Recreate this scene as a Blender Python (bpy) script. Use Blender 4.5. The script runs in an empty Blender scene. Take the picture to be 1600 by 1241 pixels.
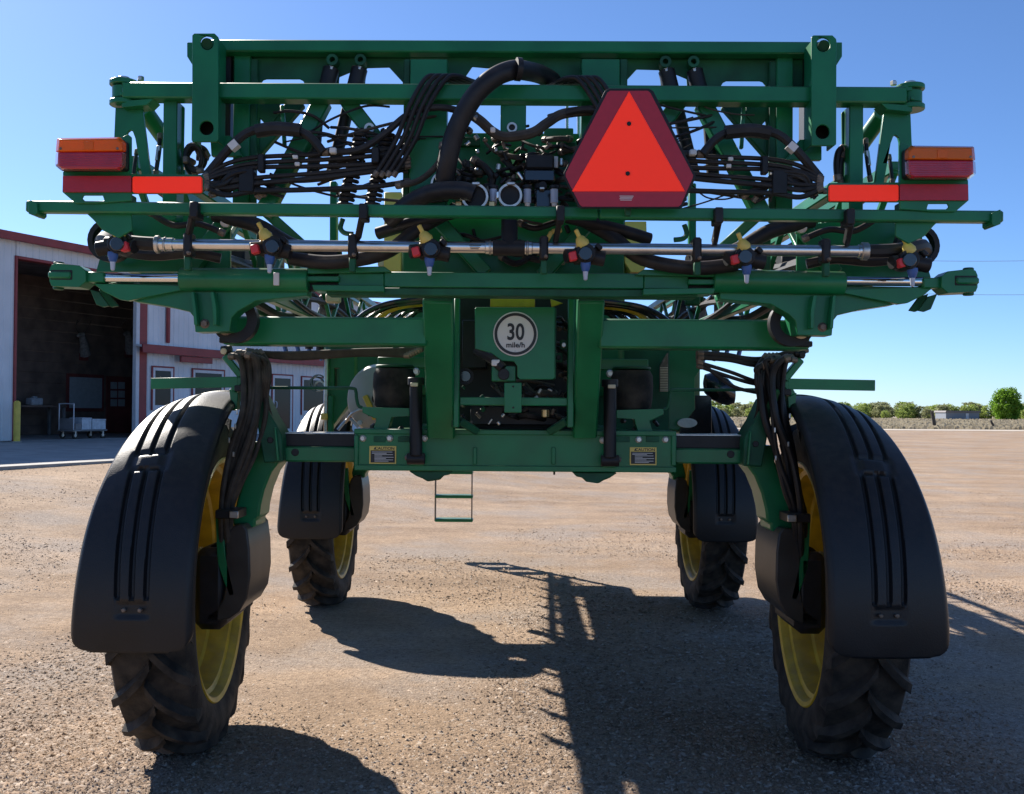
import bpy, bmesh, math, random
import numpy as np
from mathutils import Vector, Matrix
from mathutils.geometry import tessellate_polygon
R = math.radians
SC = bpy.context.scene
COL = SC.collection
# ------------------------------------------------------------ camera, sky, sun, exposure
CAMZ, FPX = 1.715, 1600.0
CM = Matrix.Rotation(R(90 + 0.77), 3, 'X') @ Matrix.Rotation(R(0.42), 3, 'Z')
cd = bpy.data.cameras.new('camera'); cam = bpy.data.objects.new('camera', cd); COL.objects.link(cam)
cam.matrix_world = Matrix.Translation((0, 0, CAMZ)) @ CM.to_4x4()
cd.sensor_fit = 'HORIZONTAL'; cd.sensor_width = 36.0; cd.lens = 36.0 * FPX / 1600.0
cd.clip_start = 0.05; cd.clip_end = 6000
SC.camera = cam
LDIR = Vector((0.90, -1.18, -1.0)).normalized()          # direction the sunlight travels
SUN_EL = math.asin(-LDIR.z); SUN_AZ = math.atan2(-LDIR.x, -LDIR.y)
w = bpy.data.worlds.new('World'); SC.world = w; w.use_nodes = True
nt = w.node_tree; nt.nodes.clear()
out = nt.nodes.new('ShaderNodeOutputWorld'); bg = nt.nodes.new('ShaderNodeBackground'); sky = nt.nodes.new('ShaderNodeTexSky')
sky.sky_type = 'NISHITA'; sky.sun_disc = False; sky.sun_elevation = SUN_EL; sky.sun_rotation = SUN_AZ
sky.air_density = 0.85; sky.dust_density = 0.7; sky.ozone_density = 8.0; sky.altitude = 1500
bg.inputs['Strength'].default_value = 0.085
nt.links.new(sky.outputs[0], bg.inputs[0]); nt.links.new(bg.outputs[0], out.inputs[0])
sl = bpy.data.lights.new('sun', 'SUN'); sl.energy = 4.6; sl.angle = R(0.53); sl.color = (1.0, 0.94, 0.85)
so = bpy.data.objects.new('sun', sl); COL.objects.link(so)
so.rotation_euler = LDIR.to_track_quat('-Z', 'Y').to_euler(); so.location = (-20, 30, 30)
SC.view_settings.view_transform = 'Standard'; SC.view_settings.look = 'None'
SC.view_settings.exposure = 1.0; SC.view_settings.gamma = 1.0

# ------------------------------------------------------------ helpers
def ray(x, y):
    return CM @ Vector(((x - 800) / FPX, -(y - 620.5) / FPX, -1))
def P(x, y, Y):                                           # photo pixel -> point on the plane at distance Y
    d = ray(x, y); t = Y / d.y
    return Vector((d.x * t, Y, CAMZ + d.z * t))
def S(px, Y): return px * Y / FPX                          # pixels -> metres at distance Y
def rr(x0, y0, x1, y1, r, n=4):
    o = []
    for cx, cy, a in ((x1 - r, y0 + r, -90), (x1 - r, y1 - r, 0), (x0 + r, y1 - r, 90), (x0 + r, y0 + r, 180)):
        for i in range(n + 1):
            t = R(a + 90 * i / n); o.append((cx + r * math.cos(t), cy + r * math.sin(t)))
    return o
def circ(cx, cy, r, n=18): return [(cx + r * math.cos(2 * math.pi * i / n), cy + r * math.sin(2 * math.pi * i / n)) for i in range(n)]

class MB:
    def __init__(s): s.v = []; s.f = []
    def add(s, vs, fs):
        b = len(s.v); s.v += [tuple(v) for v in vs]; s.f += [tuple(i + b for i in f) for f in fs]; return s
    def frame_box(s, c, a, u, n, b=0.004):                 # half-axis vectors a,u,n with chamfer b
        c = Vector(c); ax = [Vector(a), Vector(u), Vector(n)]; L = [v.length for v in ax]; U = [v / l for v, l in zip(ax, L)]
        b = min([b] + [l * .45 for l in L]); vs = []; idx = {}
        for sx in (-1, 1):
            for sy in (-1, 1):
                for sz in (-1, 1):
                    sg = (sx, sy, sz)
                    for k in range(3):
                        p = c.copy()
                        for j in range(3): p += U[j] * (sg[j] * (L[j] if j == k else L[j] - b))
                        idx[sg + (k,)] = len(vs); vs.append(p)
        fs = []
        for k in range(3):
            i, j = (k + 1) % 3, (k + 2) % 3
            for sk in (-1, 1):
                q = []
                for si, sj in ((-1, -1), (1, -1), (1, 1), (-1, 1)):
                    g = [0, 0, 0]; g[k] = sk; g[i] = si; g[j] = sj; q.append(idx[tuple(g) + (k,)])
                fs.append(q if sk > 0 else q[::-1])
            for si in (-1, 1):                             # edges parallel to k
                for sj in (-1, 1):
                    q = []
                    for sk, o in ((-1, i), (1, i), (1, j), (-1, j)):
                        g = [0, 0, 0]; g[k] = sk; g[i] = si; g[j] = sj; q.append(idx[tuple(g) + (o,)])
                    fs.append(q)
        for sx in (-1, 1):
            for sy in (-1, 1):
                for sz in (-1, 1): fs.append([idx[(sx, sy, sz, k)] for k in range(3)])
        return s.add(vs, fs)
    def box(s, x0, x1, y0, y1, z0, z1, b=0.004):
        return s.frame_box(((x0 + x1) / 2, (y0 + y1) / 2, (z0 + z1) / 2), ((x1 - x0) / 2, 0, 0), (0, (y1 - y0) / 2, 0), (0, 0, (z1 - z0) / 2), b)
    def beam(s, p, q, h, d, b=0.006):                      # h across (vertical for a level beam), d in depth
        p = Vector(p); q = Vector(q); a = (q - p); A = a.normalized()
        sd = Vector((0, 1, 0)) if abs(A.y) < .9 else Vector((1, 0, 0))
        sd = (sd - A * sd.dot(A)).normalized(); up = A.cross(sd).normalized()
        return s.frame_box((p + q) / 2, a / 2, sd * d / 2, up * h / 2, b)
    def tube(s, pts, r, n=10, cap=True):
        pts = [Vector(p) for p in pts]; m = len(pts); rs = r if isinstance(r, (list, tuple)) else [r] * m
        T = [(pts[min(i + 1, m - 1)] - pts[max(i - 1, 0)]).normalized() for i in range(m)]
        N = Vector((0, 0, 1)) if abs(T[0].z) < .9 else Vector((1, 0, 0)); vs = []; fs = []
        for i in range(m):
            N = (N - T[i] * N.dot(T[i])).normalized(); B = T[i].cross(N)
            for k in range(n):
                t = 2 * math.pi * k / n; vs.append(pts[i] + (N * math.cos(t) + B * math.sin(t)) * rs[i])
        for i in range(m - 1):
            for k in range(n):
                a = i * n + k; c = i * n + (k + 1) % n; fs.append((a, c, c + n, a + n))
        if cap: fs.append(tuple(range(n))[::-1]); fs.append(tuple((m - 1) * n + k for k in range(n)))
        return s.add(vs, fs)
    def cyl(s, p, q, r, n=16, b=0.003):
        p = Vector(p); q = Vector(q); a = (q - p); L = a.length; a = a / L; b = min(b, L * .3, r * .3)
        return s.tube([p, p + a * 1e-4, p + a * b, q - a * b, q - a * 1e-4, q], [r - b, r - b, r, r, r - b, r - b], n)
    def lathe(s, prof, o, axis='X', n=48, closed=False):   # prof: (along axis, radius)
        o = Vector(o); vs = []; fs = []; m = len(prof)
        for a, r in prof:
            for k in range(n):
                t = 2 * math.pi * k / n; c, d = r * math.cos(t), r * math.sin(t)
                vs.append(o + (Vector((a, c, d)) if axis == 'X' else Vector((c, a, d)) if axis == 'Y' else Vector((c, d, a))))
        for i in range(m if closed else m - 1):
            for k in range(n):
                a = i * n + k; c = i * n + (k + 1) % n; e = ((i + 1) % m) * n
                fs.append((a, c, e + (k + 1) % n, e + k))
        return s.add(vs, fs)
    def prism(s, outer, holes, y0, y1):                    # polygon in XZ, extruded along Y
        loops = [outer] + holes; flat = [p for l in loops for p in l]; n = len(flat)
        tri = tessellate_polygon([[Vector((p[0], p[1], 0)) for p in l] for l in loops])
        vs = [(p[0], y0, p[1]) for p in flat] + [(p[0], y1, p[1]) for p in flat]
        fs = [tuple(t) for t in tri] + [tuple(i + n for i in t)[::-1] for t in tri]; b = 0
        for l in loops:
            m = len(l)
            for i in range(m): fs.append((b + i, b + (i + 1) % m, b + (i + 1) % m + n, b + i + n))
            b += m
        return s.add(vs, fs)

WLOC = {}
def link(name, me, parent, loc, mat):
    o = bpy.data.objects.new(name, me); COL.objects.link(o)
    if mat and not me.materials: me.materials.append(M[mat])
    WLOC[o.name] = Vector(loc)
    if parent: o.parent = parent; o.location = Vector(loc) - WLOC[parent.name]
    else: o.location = loc
    return o
def part(name, mb, mat, parent=None, smooth=38, bev=0, origin=None):
    me = bpy.data.meshes.new(name); a = np.array(mb.v, dtype=float)
    c = Vector(((a.max(0) + a.min(0)) / 2).tolist()) if origin is None else Vector(origin)
    me.from_pydata([tuple(v) for v in (a - np.array(c)).tolist()], [], mb.f)
    bm = bmesh.new(); bm.from_mesh(me); bmesh.ops.recalc_face_normals(bm, faces=bm.faces); bm.to_mesh(me); bm.free()
    if smooth:
        me.polygons.foreach_set('use_smooth', [True] * len(me.polygons)); me.set_sharp_from_angle(angle=R(smooth))
    o = link(name, me, parent, c, mat)
    if bev:
        m = o.modifiers.new('bevel', 'BEVEL'); m.width = bev; m.segments = 2; m.limit_method = 'ANGLE'; m.angle_limit = R(40)
    return o
def tag(o, label=None, cat=None, group=None, kind=None):
    for k, v in (('label', label), ('category', cat), ('group', group), ('kind', kind)):
        if v: o[k] = v
    return o
def thing(name, label, cat, loc=(0, 0, 0), rz=0, group=None):
    o = bpy.data.objects.new(name, None); COL.objects.link(o); o.location = loc; o.rotation_euler = (0, 0, rz); o.empty_display_size = .2
    WLOC[o.name] = Vector(loc) if not rz else Vector((0, 0, 0))     # rotated things hold parts in their own coordinates
    return tag(o, label, cat, group)
def smoothpts(pts, k=6):
    pts = [Vector(p) for p in pts]; o = []
    for i in range(len(pts) - 1):
        a = pts[max(i - 1, 0)]; b = pts[i]; c = pts[i + 1]; d = pts[min(i + 2, len(pts) - 1)]
        for j in range(k):
            t = j / k; o.append(.5 * ((2 * b) + (c - a) * t + (2 * a - 5 * b + 4 * c - d) * t * t + (3 * b - a - 3 * c + d) * t ** 3))
    return o + [pts[-1]]
def text_mesh(body, size, sx=1.0, bold=0.0):
    cu = bpy.data.curves.new('t', 'FONT'); cu.body = body; cu.size = size; cu.align_x = 'CENTER'; cu.align_y = 'CENTER'
    cu.extrude = .0006; cu.offset = bold; cu.resolution_u = 4
    o = bpy.data.objects.new('t', cu); COL.objects.link(o); dg = bpy.context.evaluated_depsgraph_get()
    me = bpy.data.meshes.new_from_object(o.evaluated_get(dg)); bpy.data.objects.remove(o)
    me.transform(Matrix.Rotation(R(90), 4, 'X') @ Matrix.Diagonal((sx, 1, 1, 1))); return me

# ------------------------------------------------------------ materials
M = {}
def mat(name, col, rough=.5, metal=0.0, coat=0.0, noise=0.0, nscale=8.0, bump=0.0, bscale=60.0, col2=None, spec=.5, trans=0.0, rvar=0.0, dust=None):
    m = bpy.data.materials.new(name); m.use_nodes = True; t = m.node_tree; b = t.nodes['Principled BSDF']
    b.inputs['Base Color'].default_value = (*col, 1); b.inputs['Roughness'].default_value = rough; b.inputs['Metallic'].default_value = metal
    b.inputs['Coat Weight'].default_value = coat; b.inputs['Coat Roughness'].default_value = .12; b.inputs['Specular IOR Level'].default_value = spec
    b.inputs['Transmission Weight'].default_value = trans
    g = t.nodes.new('ShaderNodeNewGeometry')
    if noise or col2:
        n = t.nodes.new('ShaderNodeTexNoise'); n.inputs['Scale'].default_value = nscale; n.inputs['Detail'].default_value = 6
        t.links.new(g.outputs['Position'], n.inputs['Vector'])
        r = t.nodes.new('ShaderNodeValToRGB'); r.color_ramp.elements[0].position = .36; r.color_ramp.elements[1].position = .66
        c2 = col2 or tuple(min(1, c * (1 + noise)) for c in col); c1 = col if col2 else tuple(c * (1 - noise) for c in col)
        r.color_ramp.elements[0].color = (*c1, 1); r.color_ramp.elements[1].color = (*c2, 1)
        t.links.new(n.outputs['Fac'], r.inputs['Fac']); src = r.outputs['Color']
        if dust:                                            # settled dust on the faces that look up
            sx = t.nodes.new('ShaderNodeSeparateXYZ'); t.links.new(g.outputs['Normal'], sx.inputs[0])
            mr = t.nodes.new('ShaderNodeMapRange'); mr.inputs['From Min'].default_value = .2; mr.inputs['From Max'].default_value = 1; mr.inputs['To Max'].default_value = dust
            t.links.new(sx.outputs['Z'], mr.inputs['Value'])
            n2 = t.nodes.new('ShaderNodeTexNoise'); n2.inputs['Scale'].default_value = 30; n2.inputs['Detail'].default_value = 5; t.links.new(g.outputs['Position'], n2.inputs['Vector'])
            mu = t.nodes.new('ShaderNodeMath'); mu.operation = 'MULTIPLY'; t.links.new(mr.outputs[0], mu.inputs[0]); t.links.new(n2.outputs['Fac'], mu.inputs[1])
            mx = t.nodes.new('ShaderNodeMix'); mx.data_type = 'RGBA'; t.links.new(mu.outputs[0], mx.inputs['Factor']); t.links.new(src, mx.inputs['A']); mx.inputs['B'].default_value = (.32, .24, .17, 1); src = mx.outputs['Result']
        t.links.new(src, b.inputs['Base Color'])
        if rvar:
            m2 = t.nodes.new('ShaderNodeMapRange'); m2.inputs['To Min'].default_value = max(.02, rough - rvar); m2.inputs['To Max'].default_value = min(1, rough + rvar)
            t.links.new(n.outputs['Fac'], m2.inputs['Value']); t.links.new(m2.outputs[0], b.inputs['Roughness'])
    if bump:
        n = t.nodes.new('ShaderNodeTexNoise'); n.inputs['Scale'].default_value = bscale; n.inputs['Detail'].default_value = 4
        t.links.new(g.outputs['Position'], n.inputs['Vector']); bp = t.nodes.new('ShaderNodeBump'); bp.inputs['Strength'].default_value = bump; bp.inputs['Distance'].default_value = .01
        t.links.new(n.outputs['Fac'], bp.inputs['Height']); t.links.new(bp.outputs['Normal'], b.inputs['Normal'])
    M[name] = m; return m
mat('green', (.005, .150, .054), .38, coat=.08, noise=.16, nscale=5, rvar=.08, spec=.38, dust=.40, bump=.012, bscale=25)
mat('green_dull', (.006, .085, .038), .55, noise=.3, nscale=7, dust=.35, spec=.35)
mat('black', (.010, .010, .012), .5, noise=.3, nscale=14, dust=.4, spec=.35)
mat('black_gloss', (.010, .010, .012), .18, coat=.4, noise=.2, nscale=9)
mat('fender_plastic', (.006, .007, .009), .45, noise=.25, nscale=6, bump=.12, bscale=160, rvar=.07, dust=.22, spec=.40)
mat('rubber', (.012, .012, .012), .8, nscale=11, col2=(.055, .046, .037), bump=.25, bscale=70, spec=.3)
mat('hose', (.011, .011, .013), .52, noise=.35, nscale=18, dust=.5, spec=.38)
mat('hose_dusty', (.040, .033, .026), .75, noise=.4, nscale=18, dust=.7)
mat('yellow', (.58, .37, .012), .45, coat=.1, noise=.22, nscale=9, dust=.6)
mat('yellow_cap', (.62, .48, .11), .45, noise=.05)
mat('red_cap', (.65, .03, .04), .45, noise=.05)
mat('blue_cap', (.03, .10, .32), .45, noise=.05)
mat('clear_plastic', (.45, .50, .60), .3, noise=.05)
mat('stainless', (.72, .70, .68), .30, metal=1.0, noise=.06, nscale=20, rvar=.06)
mat('chrome', (.80, .80, .80), .10, metal=1.0)
mat('zinc', (.55, .53, .50), .42, metal=1.0, noise=.15, nscale=30)
mat('brass', (.62, .45, .22), .4, metal=1.0, noise=.15)
mat('steel_dirty', (.20, .16, .13), .6, metal=.6, noise=.3, nscale=30)
mat('smv_orange', (2.0, .072, .028), .5, spec=.25)  # red beyond full reflectance imitates the sheeting's fluorescent glow in the colour
mat('smv_red', (.40, .012, .032), .45, noise=.05, nscale=40)
mat('lens_red', (.42, .008, .022), .12, coat=.6, noise=.1, nscale=20)
mat('white_print', (.66, .64, .61), .5, noise=.03)
mat('black_print', (.012, .012, .014), .5)
mat('label_yellow', (.70, .52, .12), .5, noise=.05)
mat('tank_poly', (.42, .39, .34), .45, noise=.08, nscale=5)
mat('cream', (.66, .55, .38), .5, noise=.06)
mat('gear_cover', (.028, .026, .025), .42, noise=.3, nscale=6, dust=.5)
mat('glass', (.015, .018, .022), .12, spec=.25)
mat('wall_white', (.66, .67, .69), .5, noise=.06, nscale=1.5)
mat('trim_red', (.26, .035, .035), .5, noise=.12, nscale=3)
mat('trim_white', (.60, .60, .62), .5, noise=.05)
mat('concrete', (.36, .34, .31), .85, noise=.15, nscale=2.0, bump=.2, bscale=40)
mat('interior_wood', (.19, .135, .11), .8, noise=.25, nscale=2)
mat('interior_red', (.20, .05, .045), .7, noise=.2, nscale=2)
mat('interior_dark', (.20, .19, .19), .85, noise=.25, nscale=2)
mat('window_blind', (.42, .47, .50), .5, noise=.08)
mat('bollard_yellow', (.70, .50, .08), .55, noise=.12, nscale=6)
mat('box_white', (.50, .53, .57), .6, noise=.15, nscale=10)
mat('fur', (.32, .30, .29), .9, noise=.25, nscale=12)
mat('bark', (.07, .055, .04), .9, noise=.3, nscale=5, bump=.5, bscale=20)
mat('post_wood', (.075, .062, .05), .9, noise=.3, nscale=6)
mat('shed_metal', (.21, .23, .27), .6, noise=.08)
mat('shed_roof', (.16, .14, .14), .6, noise=.1)
mat('wire', (.25, .27, .30), .6)
def leafmat(name, c1, c2, tr):
    m = mat(name, c1, .6, col2=c2, nscale=.7); t = m.node_tree; b = t.nodes['Principled BSDF']
    d = t.nodes.new('ShaderNodeBsdfTranslucent'); mx = t.nodes.new('ShaderNodeMixShader'); mx.inputs[0].default_value = tr
    t.links.new(b.inputs['Base Color'].links[0].from_socket, d.inputs['Color'])
    t.links.new(b.outputs[0], mx.inputs[1]); t.links.new(d.outputs[0], mx.inputs[2]); t.links.new(mx.outputs[0], t.nodes['Material Output'].inputs[0])
leafmat('lens_amber', (.90, .20, .012), (.95, .26, .02), .45); M['lens_amber'].node_tree.nodes['Principled BSDF'].inputs['Roughness'].default_value = .15
mat('yellow_pale', (.80, .60, .15), .45, noise=.06)
leafmat('leaf_bright', (.14, .28, .022), (.22, .38, .04), .6)
leafmat('leaf_pale', (.24, .32, .07), (.36, .42, .12), .6)
leafmat('leaf_grey', (.24, .26, .12), (.34, .35, .19), .6)
leafmat('dry_grass', (.32, .27, .18), (.42, .36, .26), .45)

def ground_material():
    m = bpy.data.materials.new('gravel_dirt'); m.use_nodes = True; t = m.node_tree; b = t.nodes['Principled BSDF']
    b.inputs['Roughness'].default_value = .95; b.inputs['Specular IOR Level'].default_value = .15
    g = t.nodes.new('ShaderNodeNewGeometry')
    def noise(sc, det, vec=None, rough=.6):
        n = t.nodes.new('ShaderNodeTexNoise'); n.inputs['Scale'].default_value = sc; n.inputs['Detail'].default_value = det; n.inputs['Roughness'].default_value = rough
        t.links.new(vec or g.outputs['Position'], n.inputs['Vector']); return n
    def ramp(f, *els):
        r = t.nodes.new('ShaderNodeValToRGB'); e = r.color_ramp.elements
        while len(e) < len(els): e.new(.5)
        for q, (p, c) in zip(e, els): q.position = p; q.color = (*c, 1)
        t.links.new(f, r.inputs['Fac']); return r.outputs['Color']
    def mix(a, bb, f, mode='MIX'):
        x = t.nodes.new('ShaderNodeMix'); x.data_type = 'RGBA'; x.blend_type = mode
        t.links.new(a, x.inputs['A']); t.links.new(bb, x.inputs['B'])
        if isinstance(f, float): x.inputs['Factor'].default_value = f
        else: t.links.new(f, x.inputs['Factor'])
        return x.outputs['Result']
    big = noise(.22, 5); c = ramp(big.outputs['Fac'], (.30, (.32, .226, .155)), (.52, (.41, .300, .212)), (.70, (.47, .360, .268)))
    mp = t.nodes.new('ShaderNodeMapping'); mp.inputs['Rotation'].default_value = (0, 0, R(-12)); mp.inputs['Scale'].default_value = (.12, 1.3, 1); t.links.new(g.outputs['Position'], mp.inputs['Vector'])
    tr = noise(1.0, 6, mp.outputs['Vector']); c = mix(c, ramp(tr.outputs['Fac'], (.38, (.72, .70, .68)), (.55, (1, 1, 1)), (.68, (1.14, 1.12, 1.10))), .60, 'MULTIPLY')
    md = noise(2.3, 8); c = mix(c, ramp(md.outputs['Fac'], (.35, (.78, .76, .74)), (.62, (1.12, 1.10, 1.06))), .6, 'MULTIPLY')
    gy = noise(.55, 6); t_ = ramp(gy.outputs['Fac'], (.47, (0, 0, 0)), (.62, (1, 1, 1))); gc = t.nodes.new('ShaderNodeRGB'); gc.outputs[0].default_value = (.34, .295, .262, 1); sm = t.nodes.new('ShaderNodeMath'); sm.operation = 'MULTIPLY'; sm.inputs[1].default_value = .65; t.links.new(t_, sm.inputs[0]); c = mix(c, gc.outputs[0], sm.outputs[0])
    vo = t.nodes.new('ShaderNodeTexVoronoi'); vo.inputs['Scale'].default_value = 60; vo.inputs['Randomness'].default_value = 1; t.links.new(g.outputs['Position'], vo.inputs['Vector'])
    c = mix(c, ramp(vo.outputs['Color'], (.1, (.70, .68, .66)), (.5, (1, 1, 1)), (.9, (1.25, 1.22, 1.18))), .55, 'MULTIPLY')
    sp = noise(150, 4); c = mix(c, ramp(sp.outputs['Fac'], (.32, (.48, .45, .42)), (.48, (1, 1, 1)), (.66, (1.25, 1.23, 1.2))), .75, 'MULTIPLY')
    pe = noise(22, 4); c = mix(c, ramp(pe.outputs['Fac'], (.36, (.72, .69, .66)), (.52, (1, 1, 1)), (.68, (1.15, 1.14, 1.12))), .7, 'MULTIPLY')
    t.links.new(c, b.inputs['Base Color'])
    ad = t.nodes.new('ShaderNodeMath'); ad.operation = 'ADD'; t.links.new(vo.outputs['Distance'], ad.inputs[0]); t.links.new(sp.outputs['Fac'], ad.inputs[1])
    a2 = t.nodes.new('ShaderNodeMath'); a2.operation = 'ADD'; t.links.new(ad.outputs[0], a2.inputs[0]); t.links.new(md.outputs['Fac'], a2.inputs[1])
    bp = t.nodes.new('ShaderNodeBump'); bp.inputs['Strength'].default_value = .40; bp.inputs['Distance'].default_value = .02
    t.links.new(a2.outputs[0], bp.inputs['Height']); t.links.new(bp.outputs['Normal'], b.inputs['Normal'])
    M['ground'] = m
ground_material()
def stone_material():
    m = mat('stone', (.3, .23, .17), .92, spec=.2); t = m.node_tree; b = t.nodes['Principled BSDF']; g = t.nodes.new('ShaderNodeNewGeometry'); r = t.nodes.new('ShaderNodeValToRGB'); e = r.color_ramp.elements
    e[0].position = 0; e[0].color = (.16, .115, .082, 1); e[1].position = 1; e[1].color = (.52, .41, .32, 1)
    for p_, c_ in ((.35, (.30, .21, .145)), (.65, (.37, .265, .185)), (.85, (.38, .315, .26))): q = e.new(p_); q.color = (*c_, 1)
    t.links.new(g.outputs['Random Per Island'], r.inputs['Fac']); t.links.new(r.outputs['Color'], b.inputs['Base Color'])
stone_material()
mat('field_dirt', (.28, .24, .16), .95, col2=(.37, .31, .22), nscale=.15)
mat('road_pale', (.52, .45, .36), .9, noise=.08, nscale=.5)
# ------------------------------------------------------------ ground
BO = Vector((-13.37, 27.5, .80)); BA = math.atan2(.9162, .4008); BD = Vector((.4008, .9162, 0)); BN = Vector((.9162, -.4008, 0))
def sstep(t): t = min(1, max(0, t)); return t * t * (3 - 2 * t)
def gz(x, y):
    s = (x - BO.x) * BN.x + (y - BO.y) * BN.y
    return .66 * sstep((17.0 - s) / 9.8) * sstep((70 - y) / 25)
rng = random.Random(7)
def graded(lo, hi, c, n):
    o = []
    for i in range(n + 1):
        t = i / n * 2 - 1; e = t * t * t * .93 + t * .07
        o.append(c + (e * (hi - c) if e > 0 else -e * (lo - c)))
    return o
xs = graded(-2500, 2500, 0, 150); ys = graded(-60, 3000, 9, 150); vs = []; fs = []
for y in ys:
    for x in xs:
        z = gz(x, y)
        if abs(x) < 60 and -20 < y < 100: z += .012 * math.sin(x * 1.1 + 1.3 * math.sin(y * .5)) * math.cos(y * .9 + x * .3)
        vs.append((x, y, z))
nx = len(xs)
for j in range(len(ys) - 1):
    for i in range(nx - 1): a = j * nx + i; fs.append((a, a + 1, a + 1 + nx, a + nx))
tag(part('gravel_lot', MB().add(vs, fs), 'ground', smooth=60, origin=(0, 0, 0)), kind='structure')
def gzz(x, y): return gz(x, y) + (.012 * math.sin(x * 1.1 + 1.3 * math.sin(y * .5)) * math.cos(y * .9 + x * .3) if abs(x) < 60 and -20 < y < 100 else 0)

def stones(name, n, sampler, smin, smax, seed, material, label):
    r = np.random.default_rng(seed); base = np.array([(1, 0, -.25), (0, 1, -.25), (-1, 0, -.25), (0, -1, -.25), (0, 0, 1.0)])
    F = np.array([(0, 1, 4), (1, 2, 4), (2, 3, 4), (3, 0, 4)])
    xy = sampler(r, n); f = np.sin(xy[:, 0] * 2.1 + np.sin(xy[:, 1] * 1.3) * 1.7) * np.cos(xy[:, 1] * 1.9 + xy[:, 0] * .8); xy = xy[r.random(n) < .72 + .28 * f]; n = len(xy)
    s = smin * (smax / smin) ** (r.random(n) ** 2.4)
    V = base[None] * (1 + .7 * (r.random((n, 5, 3)) - .5)); V[:, 4, :2] = (r.random((n, 2)) - .5) * 1.1
    V = V * np.stack([s * (.9 + .9 * r.random(n)), s * (.5 + .5 * r.random(n)), s * (.30 + .45 * r.random(n))], 1)[:, None, :]
    a = r.random(n) * 6.283; ca, sa = np.cos(a)[:, None], np.sin(a)[:, None]
    W = np.empty_like(V); W[..., 0] = V[..., 0] * ca - V[..., 1] * sa; W[..., 1] = V[..., 0] * sa + V[..., 1] * ca; W[..., 2] = V[..., 2]
    z = np.array([gzz(x, y) for x, y in xy.tolist()]); W[..., 0] += xy[:, :1]; W[..., 1] += xy[:, 1:]; W[..., 2] += (z + .001)[:, None]
    me = bpy.data.meshes.new(name); me.vertices.add(n * 5); me.vertices.foreach_set('co', W.reshape(-1)); FF = (F[None] + (np.arange(n) * 5)[:, None, None]).reshape(-1)
    me.loops.add(len(FF)); me.loops.foreach_set('vertex_index', FF); me.polygons.add(n * 4); me.polygons.foreach_set('loop_start', np.arange(n * 4) * 3); me.update(); me.validate()
    return tag(link(name, me, None, (0, 0, 0), material), label, kind='stuff')
def samp(x, y0, y1):
    def f(r, n):
        d = 1 / (1 / y0 - r.random(n) * (1 / y0 - 1 / y1)); u = (r.random(n) * 2 - 1) * x; return np.stack([u * d, d], 1)
    return f
stones('gravel_stones', 360000, samp(.56, 4.0, 24), .0032, .017, 3, 'stone', 'loose angular gravel chips scattered over the lot')

# road, field, far trees (right-hand distance)
def strip(name, x0, x1, y0, y1, z, m, n=40):
    v = []; f = []
    for i in range(n + 1):
        x = x0 + (x1 - x0) * i / n; v += [(x, y0, z), (x, y1, z)]
        if i: f.append((2 * i - 2, 2 * i, 2 * i + 1, 2 * i - 1))
    return tag(part(name, MB().add(v, f), m, smooth=0), kind='structure')
strip('road', 15, 900, 104, 113, .02, 'road_pale')
strip('field', 15, 1200, 113.5, 700, .04, 'field_dirt')
r = np.random.default_rng(11); n = 26000; V = []; F = []
yy = 1 / (1 / 114.5 - r.random(n) * (1 / 114.5 - 1 / 330)); xx = yy * (.20 + .42 * r.random(n)); hh = .14 + .32 * r.random(n) ** 2; aa = r.random(n) * 3.14
for x, y, h, a in zip(xx, yy, hh, aa):
    c, s = math.cos(a) * .22, math.sin(a) * .22; k = len(V); l = (a - 1.57) * .12
    V += [(x - c, y - s, .03), (x + c, y + s, .03), (x + c * .7 + l, y + s * .7, .03 + h), (x - c * .4 + l, y - s * .4, .03 + h * .8)]; F.append((k, k + 1, k + 2, k + 3))
tag(part('dry_grass', MB().add(V, F), 'dry_grass', smooth=0), 'tall dry buff grass covering the field beyond the road', kind='stuff')

def crown(seed, h, wd, nclump, nleaf, ls, lo=.25):
    r = np.random.default_rng(seed); V = []; F = []
    for k in range(nclump):
        t = r.random(); a = r.random() * 6.283; zz = lo + (1 - lo) * t; rad = wd * math.sin(math.pi * (.12 + .80 * t)) ** .7 * (.35 + .65 * r.random() ** .5)
        c = np.array((math.cos(a) * rad, math.sin(a) * rad, zz * h)); cs = h * (.07 + .09 * r.random())
        for q in range(nleaf):
            d = r.normal(size=3); d /= np.linalg.norm(d); p = c + d * cs * (.5 + .6 * r.random()); u = r.normal(size=3); u /= np.linalg.norm(u); v = np.cross(u, r.normal(size=3)); v /= np.linalg.norm(v)
            s = ls * (.6 + .8 * r.random()); k0 = len(V); V += [tuple(p - u * s), tuple(p + v * s * .7), tuple(p + u * s), tuple(p - v * s * .7)]; F.append((k0, k0 + 1, k0 + 2, k0 + 3))
    return MB().add(V, F)
def trunk(h, r0, seed):
    q = random.Random(seed); m = MB(); top = Vector((q.uniform(-.2, .2), q.uniform(-.2, .2), h * .6))
    m.tube(smoothpts([(0, 0, -.2), (q.uniform(-.1, .1), q.uniform(-.1, .1), h * .3), top], 4), [r0 * (1 - .6 * i / 8) for i in range(9)], 8)
    for k in range(6):
        a = k * 1.05 + q.uniform(-.3, .3); b = Vector((0, 0, h * (.25 + .05 * k))); e = b + Vector((math.cos(a) * h * .22, math.sin(a) * h * .22, h * q.uniform(.18, .32)))
        m.tube([b, (b + e) / 2 + Vector((0, 0, -.1)), e], [r0 * .45, r0 * .3, r0 * .12], 6)
    return m
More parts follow.
